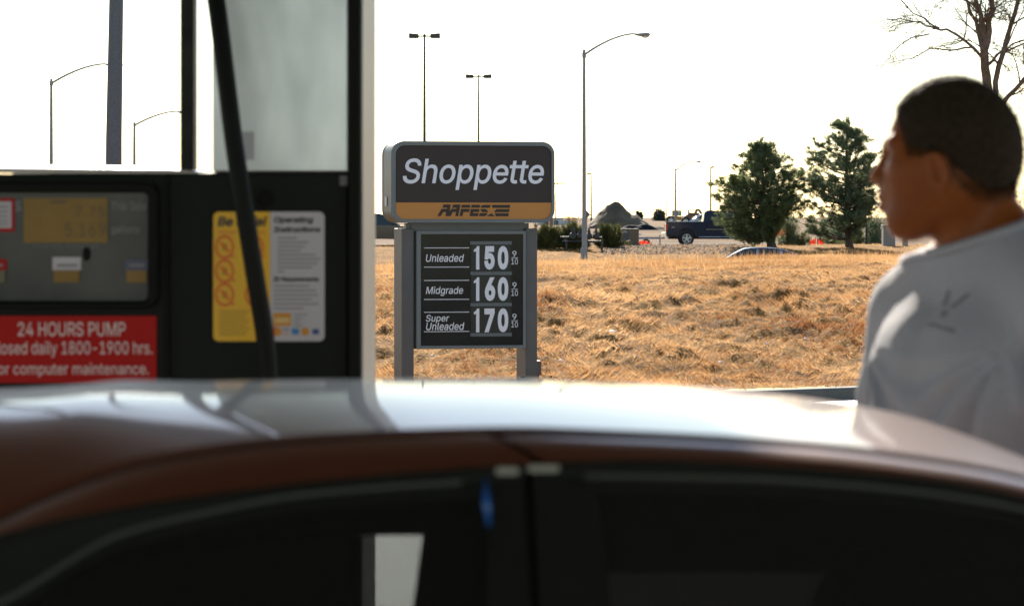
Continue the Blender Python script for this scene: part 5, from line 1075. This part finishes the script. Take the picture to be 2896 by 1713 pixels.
def pickup():
    Y = 129; k = Y/F; x0 = P(1878, 620, Y).x; zb = gz(x0+2.5, Y)+.05; root = thing('pickup_truck', 'dark blue pickup truck parked behind the leaning pine', 'pickup truck', (x0, Y, zb))
    wx = (1.16, 4.80); r = .385; hw = .98; lo = .52
    side = [(.06,1.27),(.05,.78),(.10,.60)]+[(wx[0]-.52,.52)]+arc(wx[0],.42,.50,168,12)+[(wx[0]+.52,.46),(wx[1]-.54,.46)]+arc(wx[1],.42,.50,168,12)+[(wx[1]+.52,.5),(5.72,.52),(5.78,.75),(5.74,1.02),(5.60,1.13),(4.30,1.24),(2.02,1.27)]
    m = MB(); m.prism([(x,z) for x,z in side if x > 2.0 or True][:], -hw, -hw+.10); m.prism(side, hw-.10, hw); body = m.build('body_side', M_navy, root, bevel=.02)
    m = MB(); m.bx(2.03,5.70,-hw+.10,hw-.10,.5,1.22); m.bx(.10,2.03,-hw+.10,hw-.10,.5,.80); m.bx(.06,.12,-hw+.1,hw-.1,.60,1.27); m.prism([(4.25,1.225),(5.66,1.12),(5.70,.9),(4.25,.9)], -hw+.1, hw-.1); m.build('body_core', M_navy, root)
    cab = [(2.03,1.26),(2.12,1.80),(2.22,1.86),(3.55,1.87),(3.70,1.83),(4.36,1.25)]; m = MB(); n = len(cab); a = [(x,-hw+.02+(z-1.25)*.26,z) for x,z in cab]; b_ = [(x,hw-.02-(z-1.25)*.26,z) for x,z in cab]; m.add(a+b_, [tuple(range(n)), tuple(range(2*n-1,n-1,-1))]+[(i,i+n,(i+1)%n+n,(i+1)%n) for i in range(n)]); m.build('cab', M_navy, root, bevel=.03)
    for sg in (-1, 1):
        yy = lambda z: sg*(hw-.015-(z-1.25)*.26)
        for nm, w_ in (('side_window',[(2.16,1.31),(2.22,1.74),(2.74,1.78),(2.74,1.31)]),('side_window',[(2.84,1.31),(2.84,1.78),(3.58,1.78),(4.10,1.33),(4.10,1.31)])):
            m = MB(); m.add([(x,yy(z),z) for x,z in w_], [tuple(range(len(w_)))]); m.build(nm, M_dglass, root)
        for x in (2.025, 2.79, 4.18):
            m = MB(); m.bx(x-.006,x+.006,sg*hw-.004,sg*hw+.004,.55,1.22); m.build('door_gap', M_gap, root)
        m = MB(); m.bx(2.88,3.02,sg*(hw+.012)-.01,sg*(hw+.012)+.01,1.06,1.10); m.build('door_handle', M_blkpl, root)
        m = MB(); m.bx(2.20,4.18,sg*(hw+.006)-.008,sg*(hw+.006)+.008,.86,.885); m.build('side_moulding', M_chrome, root)
        m = MB(); m.tube([(1.80,sg*(hw+.05),.47),(4.20,sg*(hw+.05),.47)], .035, 8); m.build('side_step', M_chrome, root, smooth=180)
        m = MB(); m.bx(.045,.16,sg*(hw-.01)-.02,sg*(hw-.01)+.02,.82,1.16); m.build('tail_lamp', M_tail, root, bevel=.01)
        m = MB(); m.bx(5.55,5.76,sg*(hw-.05)-.06,sg*(hw-.05)+.03,.86,1.04); m.build('headlight', mat('headlamp_clear', (.65,.65,.65), .15), root, bevel=.01)
        m = MB(); m.prism([(4.02,1.24),(4.02,1.44),(4.14,1.44),(4.18,1.26)], sg*(hw+.02), sg*(hw+.20)) ; m.build('door_mirror', M_blkpl, root, bevel=.02)
        for x in wx:
            m = MB(); o = arc(x,.42,.565,180,0,14); i = arc(x,.42,.50,180,0,14); m.ring(o+[(o[-1][0],.36)]+[(i[-1][0],.355)], [(a_,b2) for a_,b2 in i]+[(i[-1][0]-.001,.365)]+[(i[-1][0]-.002,.36)], sg*hw, sg*(hw+.03)); m.build('wheel_arch', M_blkpl, root)
    m = MB(); put_text(m, 'Z71', .36, .52, .955, 1.01, -hw-.004, shear=.2, bold=.02); m.build('lettering', M_rim, body)
    m = MB(); m.prism([(-.10,.52),(-.10,.70),(.06,.72),(.06,.50)], -hw+.02, hw-.02); m.build('bumper', M_chrome, root, bevel=.02)
    m = MB(); m.prism([(5.74,.45),(5.74,.72),(5.93,.68),(5.90,.48)], -hw+.02, hw-.02); m.build('bumper', M_chrome, root, bevel=.02)
    for sg in (-1, 1):
        for q in ([(1.52,sg*.70,1.0),(1.62,sg*.68,1.30),(1.92,sg*.62,1.62),(2.0,sg*.45,1.66)], [(1.35,sg*.70,1.0),(1.42,sg*.70,1.28),(1.72,sg*.66,1.52)]): m = MB(); m.tube(q, .045, 8); m.build('rack_bar', M_chrome, root, smooth=180)
    m = MB(); m.bx(.08,2.0,-hw-.01,-hw+.11,1.272,1.30); m.bx(.08,2.0,hw-.11,hw+.01,1.272,1.30); m.build('bed_rail', mat('bed_rail_grey', (.45,.43,.40), .4), root, bevel=.005)
    m = MB(); m.bx(.2,5.5,-.5,.5,.36,.50); [m.bx(x-.56,x+.56,-.70,.70,.40,.97) for x in wx]; m.build('chassis', M_blkpl, root)
    wheel_set(root, wx, r, hw-.12, .26)
pickup()
def trailer():
    Y = 128.5; x0 = P(1845, 620, Y).x; zb = gz(x0, Y)+.04; root = thing('flatbed_trailer', 'low bare trailer frame hitched behind the pickup bumper', 'trailer', (x0, Y, zb)); m = MB()
    for y in (-.7, .7): m.bx(-1.0,.35,y-.04,y+.04,.40,.50)
    for x in np.linspace(-.9,.3,5): m.bx(x-.03,x+.03,-.66,.66,.42,.48)
    m.bar((.35,-.7,.45),(.62,-.05,.45),.08,.08); m.bar((.35,.7,.45),(.62,.05,.45),.08,.08); m.build('frame', M_galv, root)
    m = MB(); m.tube([(.40,0,.1),(.40,0,.62)], .03, 8); m.build('jack', M_galv, root)
    wheel_set(root, (-.35,), .20, .80, .13)
trailer()
def small_car(name, label, cx_px, Y, paint, zdrop=0.0, flip=False, hatch=True, L=4.3, H=1.45):
    x0 = P(cx_px, 620, Y).x; zb = gz(x0, Y)+.06+zdrop; root = thing(name, label, 'car', (x0, Y, zb), math.pi if flip else 0); h = L/2
    # side profile, nose to +x
    lower = [(-h,.55),(-h+.03,.34),(-1.75,.26)]+arc(-1.3,.31,.36,185,-5,10)+[(.95,.24)]+arc(1.32,.31,.36,185,-5,10)+[(h-.06,.30),(h,.55),(h-.06,.74),(h-.5,.84),(.95,.93),(-h+.3,.97),(-h+.03,.86)]
    m = MB(); m.prism(lower, -.86, .86); m.build('body', paint, root, bevel=.06)
    top = [(1.05,.92),(.60,1.18),(.18,1.38),(-.10,H-.02),(-.60,H),(-1.15,H-.035),(-1.65,H-.14),(-1.98,1.15),(-h+.2,.95)] if hatch else [(1.0,.92),(.3,H-.09),(0,H-.01),(-.5,H),(-.9,H-.05),(-1.62,.98)]
    n = len(top); ins = lambda z: .80-(z-.93)*.36
    def hpt(x, z, sg): return (x, sg*ins(z), z)
    m = MB(); G = []
    for x, z in top: G.append([(x, ins(z)*t, z+.035*(1-t*t)*(z > 1.2)) for t in np.linspace(-1,1,11)])
    # roof skin covers the middle stations, glass the first and last
    a, b = (2, n-3) if hatch else (1, n-2)
    m.grid(G[a:b+1]); m.build('roof', paint, root, smooth=180)
    m = MB(); m.grid(G[:a+1]); m.build('windscreen', M_dglass2, root, smooth=180)
    m = MB(); m.grid(G[b:]); m.build('rear_window', M_dglass2, root, smooth=180)
    for sg in (-1, 1):
        m = MB(); m.add([hpt(x,z,sg) for x, z in top], [tuple(range(n))]); m.build('side_window', M_dglass2, root)
        m = MB(); m.tube([hpt(x, z-.01, sg*1.0) for x, z in top], .035, 6); m.bar(hpt(-.35,.95,sg), hpt(-.38,H-.03,sg), .08, .03); m.bar(hpt(-1.38,.95,sg), hpt(-1.30,H-.08,sg), .12, .03); m.build('roof_pillars', paint, root, smooth=60)
        m = MB(); m.ell((.72, sg*.93, 1.02), (.06,.09,.07), 10, 8); m.build('door_mirror', paint, root, smooth=180)
        m = MB(); m.bx(h-.20,h-.03,sg*.66-.14,sg*.66+.14,.60,.72); m.build('headlight', M_lampg, root, bevel=.02)
        m = MB(); m.bx(-h-.01,-h+.10,sg*.70-.12,sg*.70+.12,.70,.88); m.build('tail_lamp', M_tail, root, bevel=.02)
    wheel_set(root, (-1.3, 1.32), .31, .76, .2); return root
M_dglass2 = mat('car_window_teal', (.035,.055,.058), .06)
M_pale = mat('car_paint_silver_blue', (.30,.34,.40), .22, .6, coat=.5)
M_dkb = mat('car_paint_dark_blue', (.010,.016,.026), .2, .2, coat=.5)
small_car('hatchback_car', 'silver car on the sunken road, only its roof above the bank crest', 2112, 97, M_pale, .13, flip=True, H=1.44)
small_car('dark_car', 'dark blue car parked behind the left post of the sign', 1073, 121, M_dkb, .0, hatch=False, L=4.7, H=1.50)

# dirt mound
M_dirt = mat('mound_dirt', (.095,.070,.042), .95, color2=(.17,.125,.075), scale=.5, bump=.6, bscale=4)
def mound():
    Y = 300; k = Y/F; root_x = P(1750, 620, Y).x; zb = gz(root_x, Y)-.15
    prof = [(1645,646),(1660,632),(1680,617),(1692,603),(1700,597),(1708,590),(1716,577),(1728,571),(1740,569),(1752,573),(1762,583),(1774,593),(1786,603),(1802,608),(1822,625),(1842,635),(1865,648)]
    xs = np.array([(p[0]-1750)*k for p in prof]); zs = np.array([EYE-(p[1]-HY)*k for p in prof])-zb; nx, nd = 90, 44; X = np.linspace(xs[0], xs[-1], nx); T = np.linspace(-1,1,nd); rg = np.random.default_rng(2)
    G = []
    for i, x in enumerate(X):
        h = np.interp(x, xs, zs); row = []
        for t in T:
            y = t*4.6; f = max(0, 1-abs(t)**1.25); sh = x*(1+.18*t*t); b = float(fbm(np.array([x*.9]), np.array([y*.9]), 4, 8)[0])*.55*min(1,f*3); row.append((sh, y, max(-.2, h*f+b*min(1,h)-.05)))
        G.append(row)
    m = MB(); m.grid(G, flip=True); o = m.build('dirt_mound', M_dirt, smooth=180); o.location = (root_x, Y*K, zb); tag(o, 'big dark heap of excavated dirt right of the street lamp', 'dirt mound')
    # dark sheeting at its foot
    m = MB(); G = []; x1 = P(1814,620,250).x
    for t in np.linspace(-1,1,24): G.append([(t*2.6, u*1.2, max(0,.62*(1-t*t*.9)*(1-abs(u))+.10*math.sin(t*9+u*5)*(1-abs(u)))+.03) for u in np.linspace(-1,1,10)])
    m.grid(G, flip=True); o = m.build('dark_tarpaulin', mat('tarp_black', (.015,.017,.02), .95, spec=.1, var=.2), smooth=180); o.location = (x1, 250*K, gz(x1,250)+.05); tag(o, 'crumpled dark tarpaulin lying at the foot of the dirt mound', 'tarpaulin')
    rg = np.random.default_rng(3)
    m = MB(); xa = P(1692,620,200).x
    for j in range(16):
        x = -3.2+j*.43; w_ = .26+.16*rg.random(); hh = .10+.12*rg.random(); m.prism([(x-w_,0),(x-w_*.8,hh*.7),(x-.05,hh),(x+w_*.75,hh*.8),(x+w_,0)], -.5-.3*rg.random(), .5)
    o = m.build('snow_ridge', M_snow, bevel=.03); o.location = (xa, 200, gz(xa,200)-.03); tag(o, 'thin white ridge of ploughed snow below the dirt mound', 'snow', kind='stuff')
mound()
# white building beyond the utility pole
def white_building():
    Y = 420; k = Y/F; x0 = P(1520,620,Y).x; x1 = P(1632,620,Y).x; zb = gz(x0,Y)-.2; root = thing('white_building', 'low white flat-roofed building behind the utility pole', 'building', ((x0+x1)/2, Y, zb)); w2 = (x1-x0)/2; H = EYE-(618-HY)*k-zb
    m = MB(); m.bx(-w2,w2,0,6,0,H); m.build('wall', mat('white_wall', (.62,.60,.58), .8, var=.05, scale=.4), root); m = MB(); m.bx(-w2-.1,w2+.1,-.12,6.1,H,H+.12); m.build('roof', M_galv, root)
    for px in (1573, 1545):
        x = P(px,620,Y).x-(x0+x1)/2; m = MB(); m.bx(x-.35,x+.35,-.04,.02,.2,H-.35); m.build('door', M_dkb, root)
white_building()
# gas meters, utility box, netting, site clutter
def meters():
    Y = 114.0; k = Y/F; x0 = P(1645,620,Y).x; zb = gz(x0,Y); root = thing('gas_meter_set', 'dark gas meters and regulators on pipes between the junipers', 'gas meter', (x0, Y, zb)); X = lambda px: (px-1645)*k; Zr = lambda py: EYE-(py-HY)*k-zb
    m = MB(); m.tube([(X(1585),0,Zr(671)),(X(1702),0,Zr(672))], .05, 8); [m.tube([(X(p),0,-.05),(X(p),0,Zr(671))], .05, 8) for p in (1602,1660,1702)]; m.tube([(X(1590),.3,Zr(683)),(X(1700),.3,Zr(683))], .05, 8); m.build('pipes', mat('pipe_grey', (.035,.038,.04), .5), root, smooth=60)
    for px, s in ((1621,1.0),(1638,.7),(1666,.8),(1686,.8)):
        m = MB(); m.wheel((X(px),0,Zr(668)), [(0,-.16*s),(.13*s,-.15*s),(.20*s,-.04*s),(.20*s,.04*s),(.13*s,.15*s),(0,.16*s)], 14); m.bx(X(px)-.09*s,X(px)+.09*s,-.08,.08,Zr(668)+.12*s,Zr(668)+.34*s); m.tube([(X(px),0,Zr(668)+.3*s),(X(px),0,Zr(668)+.46*s)], .05, 8); m.build('meter', mat('meter_grey', (.02,.022,.024), .5), root, smooth=50)
meters()
def box_unit():
    Y = 121; k = Y/F; x0 = P(1778,620,Y).x; zb = gz(x0,Y)-.03; root = thing('utility_box', 'grey and tan ribbed utility box right of the junipers', 'utility box', (x0, Y, zb)); X = lambda px: (px-1778)*k; Zr = lambda py: EYE-(py-HY)*k-zb; H = Zr(649)
    m = MB(); m.bx(X(1754),X(1778),-.0,.9,0,H); pn = m.build('front_panel', mat('box_grey', (.085,.09,.095), .6, var=.1), root); m = MB(); m.bx(X(1778),X(1807),.03,.9,0,H)
    for j in range(9): x = X(1779.5+j*3.1); m.bx(x-.012,x+.012,-.01,.03,.02,H-.02)
    m.build('ribbed_panel', mat('box_tan', (.24,.185,.125), .6, var=.08), root); m = MB(); m.bx(X(1753),X(1808),-.03,.92,H,H+.05); m.build('lid', mat('box_lid', (.34,.31,.26), .5), root, bevel=.01)
    m = MB(); m.bx(X(1763),X(1774),-.006,-.002,H-.16,H-.06); m.build('label_plate', mat('plate_pale', (.3,.3,.3), .5), pn)
box_unit()
M_net = mat('red_netting', (.72,.075,.035), .8, var=.2, scale=6, transl=.45)
def netting(label, pts, Y):
    k = Y/F; c = sum(p[0] for p in pts)/len(pts); x0 = P(c,620,Y).x; zb = gz(x0,Y); root = thing('safety_netting', label, 'netting', (x0, Y, zb), 0, 'red safety netting round the building site'); n = len(pts); G = []
    top = [(p[0],p[1]) for p in pts]; bot = [(p[0],p[2]) for p in pts]; xs = np.linspace(top[0][0], top[-1][0], 24); tz = np.interp(xs,[p[0] for p in top],[p[1] for p in top]); bz_ = np.interp(xs,[p[0] for p in bot],[p[1] for p in bot]); rows = []
    for u in np.linspace(0,1,9): rows.append([((x-c)*k, .12*math.sin(i*.9+u*3)+.05*math.sin(i*2.1), EYE-((tz[i]*(1-u)+bz_[i]*u)-HY)*k-zb) for i, x in enumerate(xs)])
    m = MB(); m.grid(rows); m.build('mesh_sheet', M_net, root, smooth=180)
    m = MB(); [m.tube([((p-c)*k,.03,0-.1),((p-c)*k,.03,EYE-(t-HY)*k-zb+.08)], .025, 6) for p, t in (top[0], top[-1])]; m.build('stakes', M_wood, root)
netting('low red netting crumpled beside the utility box', [(1806,684,692),(1820,680,692),(1832,683,692),(1843,690,693)], 126)
netting('large torn red netting between the pine trunk and the small shrub', [(2192,652,668),(2215,650,666),(2232,646,664),(2240,642,668),(2245,668,669)], 130)
netting('narrow strip of red netting lying slanted below the large torn one', [(2205,690,693),(2225,682,692),(2246,676,690)], 128)
netting('small red netting patch at the foot of the small evergreen', [(2288,682,691),(2302,676,692),(2306,674,692)], 127)
netting('small square red netting patch left of the tall pine trunk', [(2312,677,692),(2320,675,692),(2329,678,692)], 127)
def post_small(name, label, px, py0, py1, Y, wpx, mtl, cap=None):
    k = Y/F; x0 = P(px,620,Y).x; zb = gz(x0,Y)-.04; H = EYE-(py0-HY)*k-zb; root = thing(name, label, 'post', (x0,Y,zb)); m = MB(); m.tube([(0,0,0),(0,0,H*.92),(0,0,H)], [wpx/2*k,wpx/2*k,wpx*.3*k], 10); m.build('shaft', mtl, root, smooth=60)
    m = MB(); m.ell((0,0,H), (wpx*.55*k,wpx*.55*k,wpx*.25*k), 10, 6); m.build('cap', cap or M_galv, root, smooth=180)
post_small('bollard', 'dark bollard with a bright cap right of the tall pine trunk', 2451, 634, 690, 122, 8, M_blkpl)
post_small('marker_post', 'short thin black post in the gravel beside the rear wheel of the pickup', 1957, 672, 692, 122, 3, M_blkpl)
post_small('marker_post', 'thin pale post left of the tall pine trunk', 2329, 654, 690, 128, 5, M_galv)
def cabinet():
    Y = 118; k = Y/F; x0 = P(2515,620,Y).x; zb = gz(x0,Y)-.03; root = thing('grey_cabinet', 'pale grey electrical cabinet behind the chin of the man', 'cabinet', (x0,Y,zb)); H = EYE-(639-HY)*k-zb; w2 = 17*k
    m = MB(); m.bx(-w2,w2,0,.7,0,H); m.bx(-w2-.03,w2+.03,-.03,.73,H,H+.04); m.build('housing', mat('cabinet_grey', (.28,.27,.26), .6), root, bevel=.01); m = MB(); m.bx(w2-.02,w2+.0,-.012,0,.05,H-.05); m.bx(-.02,.02,-.03,0,H*.5,H*.6); m.build('door_edge', M_galv, root)
    m = MB(); m.bx(w2+.35,w2+.62,0,.25,0,H*.4); o = m.build('concrete_pedestal', mat('pedestal_tan', (.42,.34,.26), .8)); o.location = (x0,Y*K,zb); tag(o, 'short tan concrete pedestal beside the pale grey cabinet', 'pedestal')
cabinet()
M_cat = mat('loader_yellow', (.42,.20,.02), .5, var=.15, scale=1.5)
M_catd = mat('machine_brown', (.16,.10,.055), .6, var=.25, scale=1.5)
M_teal = mat('cab_glass', (.20,.36,.34), .1)
def loader(label, px_cab, Y, flip=1, arm=True):
    k = Y/F; x0 = P(px_cab,620,Y).x; zb = gz(x0,Y)-.1; root = thing('wheel_loader', label, 'loader', (x0,Y,zb), 0, 'yellow wheel loaders on the building site'); g = flip
    Zr = lambda py: EYE-(py-HY)*k-zb; Hc = Zr(597); Hb = Zr(611)
    m = MB(); m.prism([(-1.9*g,.9),(-2.0*g,Hb-.35),(-1.7*g,Hb-.05),(-.2*g,Hb),(1.2*g,Hb-.1),(1.5*g,.9)][::g], -1.0, 1.0); b = m.build('body', M_cat, root, bevel=.05)
    m = MB(); m.bx(min(-1.9*g,-1.3*g),max(-1.9*g,-1.3*g),-1.02,-.99,Hb-.85,Hb-.35); m.build('engine_grille', M_blkpl, b)
    m = MB(); [m.bx(x-.07,x+.07,y-.07,y+.07,Hb,Hc) for x in (-.75,.0,.75) for y in (-.7,.7)]; m.bx(-.85,.9,-.8,.8,Hc,Hc+.14); c = m.build('cab_frame', M_catd, root, bevel=.02)
    m = MB(); m.bx(-.73,.73,-.67,.67,Hb+.03,Hc-.02); m.build('cab_window', M_teal, c)
    wheel_set(root, (-1.1*g, 2.2*g), .85, .95, .55, .45)
    if arm:
        m = MB()
        for y in (-.6,.6): m.bar((1.0*g,y,Hb-.2),(2.6*g,y,Hb+.25),.42,.18); m.bar((2.6*g,y,Hb+.25),(4.4*g,y,.9),.36,.18)
        m.bar((1.3*g,0,Hb-.3),(3.6*g,0,Hb-.4),.24,.2); m.build('lift_arm', M_catd, root)
        m = MB(); m.prism([(4.0*g,.3),(4.2*g,1.5),(5.0*g,1.7),(5.2*g,.25)][::g], -1.35, 1.35); m.build('bucket', M_catd, root, bevel=.04)
loader('yellow wheel loader behind the pickup bed, its cab crossed by a lamp pole', 1914, 430)
loader('second yellow machine, only its cab showing above the pickup roof', 2002, 440, 1, False)
def excavator():
    Y = 400; k = Y/F; c = 1962; x0 = P(c,620,Y).x; zb = gz(x0,Y)-.1; root = thing('backhoe_machine', 'brown earthmoving machine with folded boom between the two loaders', 'excavator', (x0,Y,zb)); X = lambda px: (px-c)*k; Zr = lambda py: EYE-(py-HY)*k-zb
    m = MB(); m.prism([(X(1932),.5),(X(1933),Zr(612)),(X(1944),Zr(606)),(X(1948),Zr(601)),(X(1984),Zr(603)),(X(1986),.5)], -.9, .9); m.build('body', M_catd, root, bevel=.04)
    m = MB(); m.bx(X(1946),X(1972),-.8,.8,Zr(595),Zr(593)); [m.bx(X(p)-.08,X(p)+.08,y-.08,y+.08,Zr(604),Zr(594)) for p in (1947,1970) for y in (-.7,.7)]; m.build('canopy_frame', M_catd, root)
    m = MB(); m.bar((X(1965),0,Zr(606)),(X(1972),0,Zr(591)),.40,.35); m.bar((X(1972),0,Zr(591)),(X(1985),0,Zr(604)),.34,.3); m.bar((X(1978),0,Zr(592)),(X(1986),0,Zr(606)),.22,.25); m.build('boom', M_catd, root)
    wheel_set(root, (X(1938), X(1978)), .75, .85, .5, .4)
excavator()
# ------------------------------------------------------------------ station canopy overhead (it shades the pump bay and shows in the car's roof)
def canopy():
    root = thing('station_canopy', 'wide flat canopy roofing the pump bay, seen reflected in the car', 'canopy', (0, 0, 0)); m = MB(); m.bx(-11,10,-9,9.0,4.55,5.35); m.bx(-11,-.66,9.002,11.0,4.55,5.348); m.build('roof_deck', mat('canopy_white', (.55,.53,.5), .6), root, bevel=.02)  # front-left step of the deck is added to shade the car roof
    m = MB(); m.bx(-10.9,9.9,-8.9,8.9,4.50,4.548); m.bx(-10.9,-.76,8.902,10.9,4.50,4.548); m.build('soffit', mat('soffit_brown', (.16,.12,.09), .7, var=.1, scale=1), root)
    for x, y in ((-6.5,7.3),(5.5,-6.0),(-6.5,-6.0)):
        m = MB(); m.bx(x-.2,x+.2,y-.2,y+.2,0,4.5); m.build('column', M_pdark, root, bevel=.02)
canopy()
